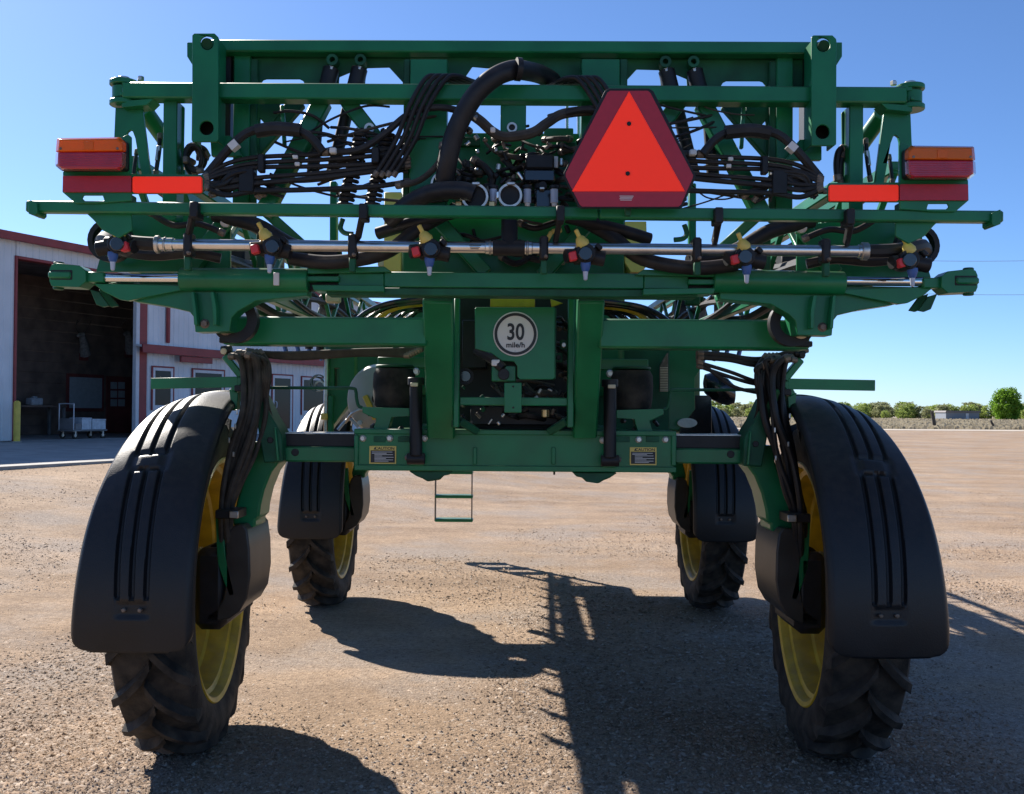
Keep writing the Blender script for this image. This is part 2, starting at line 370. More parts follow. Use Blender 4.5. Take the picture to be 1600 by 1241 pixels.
def plant(proto, loc, rz, sc, label, group=None):
    o = bpy.data.objects.new('tree', None); COL.objects.link(o); o.location = loc; o.rotation_euler = (0, 0, rz); o.scale = sc; tag(o, label, 'tree', group)
    for nm, me in proto:
        c = bpy.data.objects.new(nm, me); COL.objects.link(c); c.parent = o
    return o
def proto(h, wd, seed, lm, ncl, nl, ls, lo=.2):
    a = part('trunk', trunk(h, h * .03, seed), 'bark', origin=(0, 0, 0)); b = part('crown', crown(seed, h, wd, ncl, nl, ls, lo), lm, smooth=0, origin=(0, 0, 0))
    r = [('trunk', a.data), ('crown', b.data)]; bpy.data.objects.remove(a); bpy.data.objects.remove(b); return r
kinds = [proto(9, 4.2, 20 + k, lm, 80, 26, .36, .04) for k, lm in enumerate(('leaf_pale', 'leaf_pale', 'leaf_grey', 'leaf_pale', 'leaf_grey'))]
q = random.Random(5)
for row, (Y, h0) in enumerate(((392, .62), (368, .54), (345, .36))):
    x = Y * .19
    while x < Y * .56:
        s = h0 * q.uniform(.76, 1.06); skip = row == 2 and (.40 * Y < x < .475 * Y or q.random() < .35)
        if not skip: plant(kinds[q.randrange(5)], (x, Y + q.uniform(-9, 9), 0), q.uniform(0, 6.3), (s * 1.3, s * 1.3, s), 'pale spring-green tree in the low wood along the horizon', 'trees of the distant wood')
        x += q.uniform(2.6, 4.8)
big = proto(9.6, 4.3, 77, 'leaf_bright', 120, 90, .26, .10)
bp_ = P(1573, 654, 300); plant(big, (bp_.x, 300, 0), .4, (.92, .92, .9), 'round bright green tree standing alone before the distant wood, right edge')

# far shed
p0, p1 = P(1478, 652, 318), P(1530, 652, 318)
sh = thing('shed', 'low blue-grey metal shed far off in front of the wood', 'shed', ((p0.x + p1.x) / 2, 322, 0))
hw = (p1.x - p0.x) / 2; cx = (p0.x + p1.x) / 2
part('wall', MB().box(cx - hw, cx + hw, 318, 326, 0, 2.2, .02), 'shed_metal', sh)
part('roof', MB().prism([(cx - hw - .3, 2.2), (cx + hw + .3, 2.2), (cx + hw + .1, 2.75), (cx - hw - .1, 2.75)], [], 317.6, 326.4), 'shed_roof', sh)
part('door', MB().box(cx + 1.0, cx + 1.9, 317.93, 318.02, 0.03, 2.0, .01), 'trim_white', sh)
# fence posts
def post(x, yb, yt, Y, r0, lean, label):
    b = P(x, yb, Y); h = S(yb - yt, Y); b.z = 0; m = MB()
    pts = [(b.x, Y, -.2), (b.x + lean * .35, Y, h * .4), (b.x + lean * .8, Y + .05, h * .8), (b.x + lean, Y, h)]
    m.tube(smoothpts(pts, 4), [r0 * (1.1 - .35 * i / 12) for i in range(13)], 9)
    tag(part('fence_post', m, 'post_wood'), label, 'fence post', 'old posts at the edge of the field')
post(1461, 668, 640, 118, .21, -.35, 'thick weathered stump-like post in the dry field, nearer the machine')
post(1554, 669, 655, 118, .14, -.42, 'thin dark leaning fence post in the dry field near the round tree')
# two power lines
for (xa, ya, xb, yb, lab) in ((1380, 406, 1700, 405, 'upper thin power line crossing the sky at right'), (1380, 457, 1700, 459, 'lower thin power line crossing the sky at right')):
    A = P(xa, ya, 60); B = P(xb, yb, 60); d = (B - A); pts = [A + d * t + Vector((0, 0, -.35 * (1 - (2 * t / 1.0 - 1) ** 2) * .3)) for t in [i / 10 - .6 for i in range(26)]]
    tag(part('power_line', MB().tube(pts, .011, 6), 'wire'), lab, 'power line', 'power lines')

# ------------------------------------------------------------ workshop building (own coordinates: x along the front, y inwards, z up from the floor)
WS = thing('workshop_building', 'white ribbed-metal workshop with red trim and a big open doorway', 'building', tuple(BO), BA)
WL = Vector((0, 0, 0)); BI = Matrix.Rotation(-BA, 3, 'Z')
def bp3(px, py, k):                                        # pixel -> building coordinates on the plane y=k
    o = BI @ (Vector((0, 0, CAMZ)) - BO); d = BI @ ray(px, py); t = (k - o.y) / d.y; return o + d * t
H = 5.4; DW = 4.42; DH = 4.93; LEN0, LEN1 = -9.0, 34.0; DEP = 14.0
def ribbed(wd, z0, z1, seed=0):                            # a sheet of ribbed metal, 4 ribs per 0.92 m
    m = MB(); n = max(1, round(wd / .23)); st = wd / n; xs = []
    for i in range(n):
        a = i * st; xs += [(a, 0), (a + st * .36, 0), (a + st * .44, -.022), (a + st * .56, -.022), (a + st * .64, 0)]
    xs.append((wd, 0)); v = []; f = []
    for i, (x, y) in enumerate(xs):
        v += [(x, y, z0), (x, y, z1)]
        if i: f.append((2 * i - 2, 2 * i, 2 * i + 1, 2 * i - 1))
    return m.add(v, f)
def panel(x, wd, z0, z1):
    key = (round(wd, 3), round(z0, 3), round(z1, 3))
    if key not in PAN: o = part('wall_panel', ribbed(wd, z0, z1), 'wall_white', smooth=0, origin=(0, 0, 0)); PAN[key] = o.data; bpy.data.objects.remove(o)
    o = bpy.data.objects.new('wall_panel', PAN[key]); COL.objects.link(o); o.parent = WS; o.location = (x + .002, 0, 0)
PAN = {}
x = -.02
while x > LEN0: panel(x - .92, .918, .02, H); x -= .92
xlo = x
x = 0
while x < DW - .1: panel(x, min(.884, DW - x) - .002, DH + .03, H); x += .884
x = DW + .16
while x < LEN1: panel(x, .918, .02, H); x += .92
xhi = x
part('wall', MB().box(xlo, 0, .03, .08, 0, H).box(0, DW, .03, .08, DH, H).box(DW, xhi, .03, .08, 0, H).box(xlo, xlo + .2, .2, DEP, 0, H).box(xhi - .2, xhi, .2, DEP, 0, H).box(xlo, xhi, DEP, DEP + .2, 0, H), 'wall_white', WS)
rf = MB(); rz = H + 1.35
rf.add([(xlo - .25, -.30, H + .12), (xhi + .25, -.30, H + .12), (xhi + .25, DEP / 2, rz), (xlo - .25, DEP / 2, rz), (xlo - .25, DEP + .5, H + .12), (xhi + .25, DEP + .5, H + .12)], [(0, 1, 2, 3), (3, 2, 5, 4)])
ro = part('roof', rf, 'shed_roof', WS, smooth=0)
part('fascia', MB().box(xlo - .25, xhi + .25, -.33, -.20, H - .06, H + .16, .01), 'trim_red', ro)
part('soffit', MB().box(xlo - .25, xhi + .25, -.20, .02, H - .02, H + .02, .005), 'trim_white', ro)
part('door_frame', MB().box(-.05, .03, -.05, .28, 0, DH + .06, .01).box(.03, DW, -.05, .28, DH - .02, DH + .06, .01), 'trim_red', WS)
part('door_jamb', MB().box(DW - .06, DW + .09, -.06, .085, 0, DH + .06, .01), 'trim_white', WS)
part('corner_trim', MB().box(DW + .09, DW + .42, -.05, .02, .02, H - .07, .01), 'trim_red', WS)
sx = bp3(262, 510, -.06).x
part('downspout', MB().box(sx - .06, sx + .06, -.13, -.03, 3.0, H - .07, .02), 'trim_red', WS)
# canopy along the right-hand stretch
cz = bp3(225, 540, -.38).z; ca0 = bp3(223, 545, -.40).x
cn = part('canopy', MB().add([(ca0, -.02, cz + .05), (xhi, -.02, cz + .05), (xhi, -.36, cz + .03), (ca0, -.36, cz + .03), (ca0, -.02, cz + .0), (xhi, -.02, cz + .0), (xhi, -.36, cz - .04), (ca0, -.36, cz - .04)], [(0, 1, 2, 3), (4, 7, 6, 5), (0, 3, 7, 4), (1, 5, 6, 2), (3, 2, 6, 7), (0, 4, 5, 1)]), 'trim_white', WS, smooth=0)
part('fascia', MB().box(ca0, xhi, -.41, -.355, cz - .22, cz + .05, .01), 'trim_red', cn)
a = bp3(282, 565, -.30); b = bp3(331, 565, -.30)
part('canopy_bracket', MB().box(a.x, b.x, -.34, -.26, cz - .42, cz - .23, .01), 'trim_red', WS)
def opening(name, xa, xb, ztop, zbot, inner=.10, hnd=False):
    a = bp3(xa, 620, -.03).x; b = bp3(xb, 620, -.03).x
    f = MB(); f.box(a, a + .05, -.07, -.024, zbot, ztop, .006).box(b - .05, b, -.07, -.024, zbot, ztop, .006).box(a + .05, b - .05, -.07, -.024, ztop - .05, ztop, .006)
    o = part(name, f, 'trim_red', WS)
    fr = MB(); fr.box(a + .05, a + .05 + inner, -.06, -.024, zbot, ztop - .05, .006).box(b - .05 - inner, b - .05, -.06, -.024, zbot, ztop - .05, .006).box(a + .05 + inner, b - .05 - inner, -.06, -.024, ztop - .05 - inner, ztop - .05, .006).box(a + .05 + inner, b - .05 - inner, -.06, -.024, zbot, zbot + .16, .006)
    part('frame', fr, 'trim_white', o); part('pane', MB().box(a + .05 + inner, b - .05 - inner, -.042, -.030, zbot + .16, ztop - .05 - inner, .002), 'glass', o)
    if hnd: part('handle', MB().tube(smoothpts([(a + .2, -.06, .95), (a + .2, -.13, .98), (a + .2, -.13, 1.17), (a + .2, -.06, 1.2)], 4), .014, 8), 'trim_white', o)
opening('window', 236, 271, 2.25, .85); opening('window', 299, 350, 2.25, .85); opening('door', 424, 457, 2.22, .02, .11, True); opening('window', 470, 508, 2.2, .7)
# inside of the bay
IB = 5.2
part('floor', MB().box(xlo, xhi, .21, DEP - .01, -.3, -.005, .01), 'concrete', WS)
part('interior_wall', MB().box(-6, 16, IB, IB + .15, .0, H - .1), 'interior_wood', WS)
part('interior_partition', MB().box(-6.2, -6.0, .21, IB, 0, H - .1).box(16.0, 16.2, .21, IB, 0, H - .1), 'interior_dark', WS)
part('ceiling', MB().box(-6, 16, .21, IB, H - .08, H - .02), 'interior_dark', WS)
for k in range(14):                                       # boards of the inner wall
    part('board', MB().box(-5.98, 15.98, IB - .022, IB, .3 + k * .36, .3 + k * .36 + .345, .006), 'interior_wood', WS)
a = bp3(108, 589, IB - .05); b = bp3(158, 638, IB - .05)
wn = part('inner_window', MB().box(a.x - .12, b.x + .12, IB - .07, IB - .024, b.z - .12, a.z + .12, .01), 'interior_red', WS)
part('blind', MB().box(a.x, b.x, IB - .085, IB - .071, b.z, a.z, .004), 'window_blind', wn)
a = bp3(166, 592, IB - .05); b = bp3(203, 690, IB - .05)
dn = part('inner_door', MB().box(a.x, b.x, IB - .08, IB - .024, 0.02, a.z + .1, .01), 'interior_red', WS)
for i in range(2):
    for j in range(3):
        c = bp3(173 + i * 12, 597 + j * 13.5, IB - .09); e = bp3(183 + i * 12, 608 + j * 13.5, IB - .09)
        part('pane', MB().box(c.x, e.x, IB - .092, IB - .081, e.z, c.z, .003), 'window_blind', dn)
def bplace(v): return BO + Matrix.Rotation(BA, 3, 'Z') @ Vector(v)
# wall mounts seen high on the inner wall
for i, (px, py, lab) in enumerate(((131, 538, 'pale mounted deer head on the dark inner wall, left of the two'), (202, 535, 'pale mounted deer head on the inner wall beside the white door jamb'))):
    c = bplace(bp3(px, py, IB - .3)); dx = BN
    t = thing('mounted_deer_head', lab, 'wall trophy', tuple(c)); m = MB()
    base = c - dx * .22 + BD * .26 + Vector((0, 0, -.34)); mid = c - dx * .06 + BD * .06; hd = c + dx * .06 - BD * .16 + Vector((0, 0, .30)); no = hd + dx * .12 - BD * .28 + Vector((0, 0, -.04))
    m.tube(smoothpts([base, mid, hd], 5), [.20 - .011 * k for k in range(11)], 10); m.tube(smoothpts([hd + BD * .08, hd - BD * .06, no], 4), [.08, .105, .11, .105, .095, .08, .07, .06, .04], 10)
    part('head', m, 'fur', t); an = MB()
    for s in (-1, 1):
        an.tube(smoothpts([hd + BD * s * .06, hd + BD * s * .28 + Vector((0, 0, .3)), hd + BD * s * .22 + dx * .2 + Vector((0, 0, .55))], 5), .012, 6)
        an.tube([hd + BD * s * .27 + Vector((0, 0, .3)), hd + BD * s * .3 + dx * .12 + Vector((0, 0, .5))], .013, 6)
    part('antlers', an, 'bark', t); part('backboard', MB().frame_box(c - dx * .27 + BD * .26 + Vector((0, 0, -.3)), dx * .03, BD * .2, Vector((0, 0, .26)), .02), 'interior_red', t)
# workbench at the left inside
a = bp3(62, 604, IB - 1.2); b = bp3(102, 604, IB - 1.2)
ben = thing('workbench', 'dark cluttered workbench against the inner wall, left of the cart', 'workbench', tuple(bplace((0, 0, 0))), BA)
part('bench_top', MB().box(a.x - 1.5, b.x, IB - 1.3, IB - .5, .92, .98, .01), 'interior_wood', ben)
for xx in (a.x - 1.4, b.x - .1):
    for yy in (IB - 1.25, IB - .6): part('leg', MB().box(xx, xx + .09, yy, yy + .09, 0, .92, .01), 'interior_dark', ben)
tl = tag(part('tool_box', MB().box(a.x - .2, a.x + .25, IB - 1.1, IB - .8, .98, 1.22, .03).box(a.x - .05, a.x + .1, IB - 1.0, IB - .9, 1.22, 1.27, .01), 'box_white'), 'small white box on the dark workbench inside the bay', 'box')
tl.location = bplace(tl.location); tl.rotation_euler = (0, 0, BA)
# cart with boxes just inside the doorway
c0 = bp3(103, 688, .6); c1 = bp3(156, 688, .6); cw = c1.x - c0.x
ct = thing('platform_cart', 'platform cart with a tubular white push handle standing in the open doorway', 'cart', tuple(bplace((c0.x, .6, 0))), BA)
part('deck', MB().box(0, cw, -.3, .35, .22, .27, .01), 'interior_dark', ct)
part('push_handle', MB().tube(smoothpts([(.03, -.26, .27), (.03, -.26, .95), (.03, -.22, 1.02), (.03, .27, 1.02), (.03, .31, .95), (.03, .31, .27)], 4), .017, 8), 'trim_white', ct)
part('handle_panel', MB().box(.022, .04, -.24, .29, .28, .60, .004), 'interior_dark', ct)
for xx in (.12, cw - .12):
    for yy in (-.22, .27):
        wl = part('wheel', MB().lathe([(-.02, .03), (-.02, .10), (.02, .10), (.02, .03)], (xx, yy, .10), 'Y', 18, True), 'rubber', ct); part('hub', MB().lathe([(-.024, .001), (-.024, .045), (.024, .045), (.024, .001)], (xx, yy, .10), 'Y', 14), 'zinc', wl)
        part('fork', MB().box(xx - .02, xx + .02, yy - .035, yy - .025, .08, .22, .003).box(xx - .02, xx + .02, yy + .025, yy + .035, .08, .22, .003), 'zinc', ct)
for (x0, x1, y0, y1, z0, z1, m_, lab) in ((.12, .34, -.24, .05, .27, .45, 'interior_dark', 'dark low box on the cart beside its push handle'), (.36, .72, -.24, .25, .27, .62, 'box_white', 'taller pale box in the middle of the cart'), (.74, cw - .03, -.26, .2, .27, .58, 'box_white', 'pale box with dark opening at the far end of the cart')):
    cen = bplace((c0.x + (x0 + x1) / 2, .6 + (y0 + y1) / 2, 0)); bx = thing('box', lab, 'box', (cen.x, cen.y, BO.z + z0), BA); hx, hy = (x1 - x0) / 2, (y1 - y0) / 2
    part('body', MB().box(-hx, hx, -hy, hy, 0, z1 - z0 - .04, .006), m_, bx); part('lid', MB().box(-hx - .008, hx + .008, -hy - .008, hy + .008, z1 - z0 - .04, z1 - z0, .006), m_, bx)
# apron slab
v = []; f = []
ap = [(LEN0, .30), (xhi, .30), (xhi, -7.55), (LEN0 - 14, -7.55), (LEN0 - 14, .3)]
ap = MB(); NA = 8
for i in range(NA + 1):
    y = .20 - 8.35 * i / NA; z = -.012 - .10 * sstep(i / NA)
    ap.v += [tuple(bplace((LEN0 - 16, y, z))), tuple(bplace((xhi, y, z)))]
    if i: ap.f.append((2 * i - 2, 2 * i, 2 * i + 1, 2 * i - 1))
e = [bplace((LEN0 - 16, -8.15, -.112)), bplace((xhi, -8.15, -.112)), bplace((xhi, -8.15, -.6)), bplace((LEN0 - 16, -8.15, -.6))]
ap.add(e, [(0, 1, 2, 3)])
tag(part('concrete_apron', ap, 'concrete', smooth=40), kind='structure')
# bollard
bb = bplace(bp3(26, 693, -.45)); bb.z = BO.z - .02
bo = thing('bollard', 'yellow steel bollard beside the open workshop doorway', 'bollard', tuple(bb))
hb = S(65, 27.2)
part('post', MB().lathe([(0, .085), (hb - .05, .085), (hb - .02, .07), (hb, .03), (hb + .003, .001)], bb, 'Z', 20), 'bollard_yellow', bo)
part('base_collar', MB().lathe([(0, .13), (.03, .13), (.035, .086)], bb, 'Z', 20), 'concrete', bo)
# ------------------------------------------------------------ the sprayer (one thing, many parts)
SPR = thing('farm_sprayer', 'tall green self-propelled farm sprayer with folded boom, seen from behind', 'sprayer', (0, 7.0, 0))
def plate(name, pts, Y, th, m='green', holes=(), parent=SPR, bev=.003):
    o = [(P(x, y, Y).x, P(x, y, Y).z) for x, y in pts]; h = [[(P(x, y, Y).x, P(x, y, Y).z) for x, y in q] for q in holes]
    return part(name, MB().prism(o, h, Y, Y + th), m, parent, bev=bev)
def pbox(name, x0, y0, x1, y1, Y, dep, m='green', parent=SPR, b=.004):
    a = P(x0, (y0 + y1) / 2, Y); c = P(x1, (y0 + y1) / 2, Y); t = P((x0 + x1) / 2, y0, Y).z; u = P((x0 + x1) / 2, y1, Y).z
    return part(name, MB().box(a.x, c.x, Y, Y + dep, u, t, b), m, parent)
def bar(name, p, q, hpx, dep, m='green', parent=SPR, b=.006):     # p,q = (x,y,Y) centre points
    return part(name, MB().beam(P(*p), P(*q), S(hpx, (p[2] + q[2]) / 2), dep, b), m, parent)
def rod(name, p, q, rpx, m='green', parent=SPR, n=16):
    return part(name, MB().cyl(P(*p), P(*q), S(rpx, (p[2] + q[2]) / 2), n), m, parent)
def disc(name, x, y, Y, rpx, th, m='green', parent=SPR, n=20):
    c = P(x, y, Y); return part(name, MB().cyl(c, c + Vector((0, th, 0)), S(rpx, Y), n), m, parent)
def ring(name, x, y, Y, rpx, rin, th, m='green', parent=SPR, n=24):
    c = P(x, y, Y); a, b = S(rpx, Y), S(rin, Y)
    return part(name, MB().lathe([(0, b), (0, a), (th, a), (th, b)], c, 'Y', n, True), m, parent)
def hose(pts, rpx, m='hose', parent=SPR, name='hose', n=9, k=6):
    Y = sum(p[2] for p in pts) / len(pts); sp_ = smoothpts([P(*p) for p in pts], k); o = part(name, MB().tube(sp_, S(rpx, Y), n), m, parent)
    if parent is SPR and name == 'hose' and 2.8 <= rpx <= 6:                  # crimped sleeves at both ends
        for a, b in ((sp_[0], sp_[1]), (sp_[-1], sp_[-2])):
            d = (b - a).normalized(); part('crimp_sleeve', MB().cyl(a - d * .004, a + d * S(9, Y), S(rpx, Y) * 1.25, 9), 'steel_dirty', o)
    return o
def bolt(x, y, Y, rpx=6, m='zinc', parent=SPR):
    c = P(x, y, Y); r_ = S(rpx, Y); mb = MB().cyl(c + Vector((0, -.004, 0)), c + Vector((0, .006, 0)), r_ * 1.25, 16).cyl(c + Vector((0, -.016, 0)), c + Vector((0, 0, 0)), r_, 6)
    return part('bolt', mb, m, parent)
def spring(p, q, Rpx, rpx, turns, parent=SPR, m='black'):
    a, b = P(*p), P(*q); ax = (b - a); L = ax.length; ax /= L; u = ax.orthogonal().normalized(); v = ax.cross(u); Rm = S(Rpx, p[2]); n = turns * 10
    return part('coil_spring', MB().tube([a + ax * (L * i / n) + (u * math.cos(i * .6283) + v * math.sin(i * .6283)) * Rm for i in range(n + 1)], S(rpx, p[2]), 6), m, parent)
mir = lambda x: 1603 - x
YA, YB, YC, YD, YE = 3.95, 4.12, 4.28, 4.32, 4.55

# --- upper boom frame
bar('top_tube', (322, 75, 4.38), (1290, 79, 4.38), 19, .07)
bar('top_tube', (345, 88, 4.46), (1262, 91, 4.46), 10, .06, 'green_dull')
for (x0, x1, yt, yb, sgn) in ((300, 341, 52, 222, -1), (1268, 1307, 55, 228, 1)):
    cx = (x0 + x1) / 2 - sgn * 2
    o = plate('end_plate', [(x0, yt + 3), (x0 + 3, yt), (x1 - 6, yt), (x1, yt + 6), (x1, yb - 3), (x1 - 3, yb), (x0, yb)], 4.20, .012, holes=[circ(cx + 1, yt + 15, 11), circ(cx, yb - 22, 11)])
    wx = [x1 - 3, x1] if sgn < 0 else [x0, x0 + 3]
    pbox('flange', wx[0], yt + 8, wx[1], yb - 2, 4.213, .11, 'green', o)
    ox = [x0, x0 + 3] if sgn < 0 else [x1 - 3, x1]
    pbox('flange', ox[0], yt + 8, ox[1], yb - 2, 4.213, .11, 'green', o)
    pbox('web', x0 + 3, yt + 40, x1 - 3, yb - 4, 4.30, .01, 'black', o)
    rod('pivot_tube', (cx + 1, yt + 17, 4.25), (cx + 2, yt + 17, 4.40), 9, 'green_dull', o)
    ex = x0 - 8 if sgn < 0 else x1 + 9
    plate('tube_end', [(ex, 66), (cx, 66), (cx, 96 + 14), (ex + (-sgn) * 10, 96 + 8), (ex, 88)], 4.36, .07)
    lx0, lx1 = (336, 348) if sgn < 0 else (1258, 1272)
    pbox('rubber_pad', lx0, 88, lx1 + (12 if sgn < 0 else 0), 235, 4.40, .10, 'black')
    plate('lower_lug', [(lx0 - 8, yb - 10), (lx1 + 12, yb - 10), (lx1 + 30 if sgn < 0 else lx1 + 12, yb + 22), (lx0 - 6 if sgn < 0 else lx0 - 30, yb + 22)], 4.33, .03, 'green')
bar('cross_tube', (196, 145, 4.28), (1412, 153, 4.28), 25, .085)
# outer knuckles
for sgn, xk, yk in ((-1, 190, 146), (1, 1426, 153)):
    o = disc('hinge_pin', xk, yk, 4.24, 3, .01, 'green')
    def vc(nm, y0, y1, rpx, m_='green', px=xk - sgn * 4):
        a = P(px, y0, 4.30); b = P(px, y1, 4.30); return part(nm, MB().cyl(a, b, S(rpx, 4.30), 22), m_, o)
    vc('hinge_barrel', yk - 9, yk + 10, 18); vc('hinge_plate', yk - 19, yk - 11, 22); vc('hinge_plate', yk + 12, yk + 20, 22); vc('pin_head', yk - 25, yk - 19, 9, 'zinc')
    plate('hinge_arm', [(xk - sgn * 0, yk - 22), (xk - sgn * 45, yk - 14), (xk - sgn * 45, yk - 8), (xk, yk - 12)], 4.25, .09, parent=o); plate('hinge_arm', [(xk, yk + 12), (xk - sgn * 50, yk + 8), (xk - sgn * 40, yk + 18), (xk, yk + 22)], 4.25, .09, parent=o)
    a = P(xk - sgn * 30, yk - 19, 4.27); part('bolt', MB().cyl(a, a + Vector((0, 0, .02)), .014, 6), 'zinc', o)
# outer posts, arched hinge brackets, fold cylinders
for s in (0, 1):
    f = (lambda x: x) if s == 0 else mir; dy = 0 if s == 0 else 8
    pbox('frame_post', min(f(254), f(276)), 156 + dy, max(f(254), f(276)), 345 + dy, 4.29, .10, 'green')
    plate('post_web', [(f(276), 160 + dy), (f(288), 168 + dy), (f(286), 275 + dy), (f(276), 275 + dy)], 4.36, .012, 'green')
    plate('arch_bracket', [(f(180), 168 + dy), (f(222), 168 + dy), (f(236), 280 + dy), (f(222), 280 + dy), (f(211), 216 + dy), (f(207), 205 + dy), (f(203), 203 + dy), (f(199), 206 + dy), (f(197), 214 + dy), (f(197), 280 + dy), (f(172), 280 + dy), (f(178), 215 + dy)], 4.30, .02, 'green')
    rod('fold_cylinder', (f(225), 172 + dy, 4.40), (f(262), 224 + dy, 4.55), 13, 'green')
    rod('cylinder_rod', (f(262), 224 + dy, 4.55), (f(292), 262 + dy, 4.66), 6, 'chrome')
    hose([(f(250), 210 + dy, 4.36), (f(248), 240 + dy, 4.34), (f(243), 275 + dy, 4.34)], 3.5); rod('hose_fitting', (f(249), 228 + dy, 4.345), (f(246), 252 + dy, 4.34), 4.2, 'zinc')
    hose([(f(214), 235 + dy, 4.36), (f(211), 255 + dy, 4.34), (f(208), 280 + dy, 4.34)], 3)
    # coiled hose by the inner side of the post
    q = random.Random(60 + s)
    if s == 0:
        for i in range(7):
            cx_, cy_, r1, r2, ph = 304 + q.uniform(-5, 6), 246 + q.uniform(-6, 6), q.uniform(11, 18), q.uniform(12, 22), q.uniform(0, 6)
            hose([(cx_ + r1 * math.cos(ph + t * .7), cy_ + r2 * math.sin(ph + t * .7), 4.30 + i * .018 + .006 * t) for t in range(8)], q.uniform(3, 5), 'hose')
    else:
        hose([(1310, 282, 4.36), (1308, 255, 4.36), (1312, 236, 4.36), (1322, 232, 4.37)], 6, 'hose'); hose([(1314, 290, 4.36), (1313, 260, 4.35), (1318, 240, 4.36)], 4, 'hose')
# back web plates with cut-outs, left then right
for s in (0, 1):
    f = (lambda x: x) if s == 0 else mir; dy = 0 if s == 0 else 3
    plate('web_plate', [(f(346), 86 + dy), (f(640), 86 + dy), (f(640), 150 + dy), (f(346), 150 + dy)], 4.44, .012, 'green_dull',
          holes=[[(f(x), y + dy) for x, y in [(409, 148), (407, 130), (411, 125), (416, 123.5), (468, 123.5), (473, 126), (476, 131), (476, 148)]], [(f(x), y + dy) for x, y in [(528, 148), (530, 120), (549, 112), (549, 148)]], [(f(x), y + dy) for x, y in [(568, 148), (573, 106), (608, 105), (629, 128), (630, 148)]]])
    pbox('upright', min(f(364), f(390)), 86 + dy, max(f(364), f(390)), 345 + dy, 4.40, .03, 'green')
    pbox('upright', min(f(390), f(401)), 92 + dy, max(f(390), f(401)), 345 + dy, 4.41, .02, 'green_dull')
    plate('gusset', [(f(400), 160 + dy), (f(437), 160 + dy), (f(437), 178 + dy), (f(426), 192 + dy), (f(414), 194 + dy), (f(406), 185 + dy), (f(405), 240 + dy), (f(400), 245 + dy)], 4.44, .02, 'green_dull', holes=[])
    bar('diagonal_brace', (f(506), 158 + dy, 4.36), (f(412), 335 + dy, 4.36), 26, .07)
    bar('diagonal_brace', (f(468), 158 + dy, 4.47), (f(392), 245 + dy, 4.47), 24, .05, 'green_dull')
    bar('diagonal_brace', (f(542), 158 + dy, 4.36), (f(622), 262 + dy, 4.36), 24, .07)
    ring('brace_bushing', f(577), 200 + dy, 4.315, 8, 4, .02, 'zinc')
    bar('hanger_rod', (f(441), 165 + dy, 4.34), (f(445), 230 + dy, 4.34), 6, .02)
    for cx, bx in ((519, 530), (563, 533)):
        e = ring('damper_eye', f(cx), 93 + dy, 4.36, 9, 4.5, .05, 'green_dull'); rod('damper_eye_stem', (f(cx), 100 + dy, 4.385), (f(cx - 2), 110 + dy, 4.385), 4, 'zinc', e)
        rod('damper', (f(cx - 1), 107 + dy, 4.41), (f(cx - 12), 150 + dy, 4.41), 13, 'black')
        rod('damper', (f(cx - (0 if cx > 540 else 5) - 17), 160 + dy, 4.43), (f(cx - 44 if cx > 540 else cx - 30), 270 + dy, 4.43), 10, 'black')
    spring((f(566), 206 + dy, 4.30), (f(538), 328 + dy, 4.30), 10, 3.2, 17); spring((f(607), 206 + dy, 4.30), (f(580), 328 + dy, 4.30), 10, 3.2, 17)
    rod('spring_rod', (f(566), 200 + dy, 4.30), (f(538), 332 + dy, 4.30), 3, 'black'); rod('spring_rod', (f(607), 200 + dy, 4.30), (f(580), 332 + dy, 4.30), 3, 'black')
    bar('lower_diagonal', (f(408), 325 + dy, 4.44), (f(475), 385 + dy, 4.50), 16, .04, 'green')
    bar('back_upright', (f(522), 285 + dy, 5.6), (f(522), 385 + dy, 5.6), 11, .06, 'green')
    # clamp bracket and bundles of hoses running out to the lamp
    ys = [(246, 241), (255, 249), (262, 262), (278, 267), (287, 273), (299, 297)]
    for i, (ya, yb) in enumerate(ys):
        hose([(f(318), 276 + 3 * i + dy, 4.20), (f(352), ya + 11 - i + dy, 4.22), (f(400), ya + dy, 4.24), (f(500), (ya + yb) / 2 - 2 + dy, 4.25), (f(590), yb - 6 + dy, 4.27), (f(640), yb - 14 + dy, 4.30)], 3.6 if i < 4 else 4.2)
    pbox('hose_clamp', min(f(402), f(412)), 240 + dy, max(f(402), f(412)), 268 + dy, 4.20, .04, 'black'); pbox('hose_clamp', min(f(580), f(592)), 230 + dy, max(f(580), f(592)), 254 + dy, 4.22, .05, 'black'); pbox('hose_clamp', min(f(372), f(396)), 262 + dy, max(f(372), f(396)), 300 + dy, 4.22, .05, 'black')
    for tx, ty in ((461, 245), (464, 256)): pbox('hose_tag', min(f(tx - 4), f(tx + 4)), ty - 3 + dy, max(f(tx - 4), f(tx + 4)), ty + 3 + dy, 4.215, .012, 'white_print')
    hose([(f(322), 275 + dy, 4.22), (f(362), 228 + dy, 4.20), (f(390), 206 + dy, 4.20), (f(420), 202 + dy, 4.20), (f(460), 203 + dy, 4.20), (f(485), 215 + dy, 4.20), (f(505), 238 + dy, 4.20)], 7, 'hose'); hose([(f(400), 205 + dy, 4.19), (f(430), 201 + dy, 4.19), (f(470), 204 + dy, 4.19)], 11, 'hose')
    a = P(f(366), 228 + dy, 4.19); part('hose_tag', MB().frame_box(a, (.014, 0, .012 * (1 if s == 0 else -1)), (0, .022, 0), (-.010, 0, .012 * (1 if s == 0 else -1)) if s == 0 else (.010, 0, .012), .001), 'white_print', SPR)
    hose([(f(505), 238 + dy, 4.22), (f(560), 234 + dy, 4.22), (f(600), 210 + dy, 4.22), (f(640), 178 + dy, 4.22), (f(690), 168 + dy, 4.22), (f(745), 182 + dy, 4.25)], 5.5)
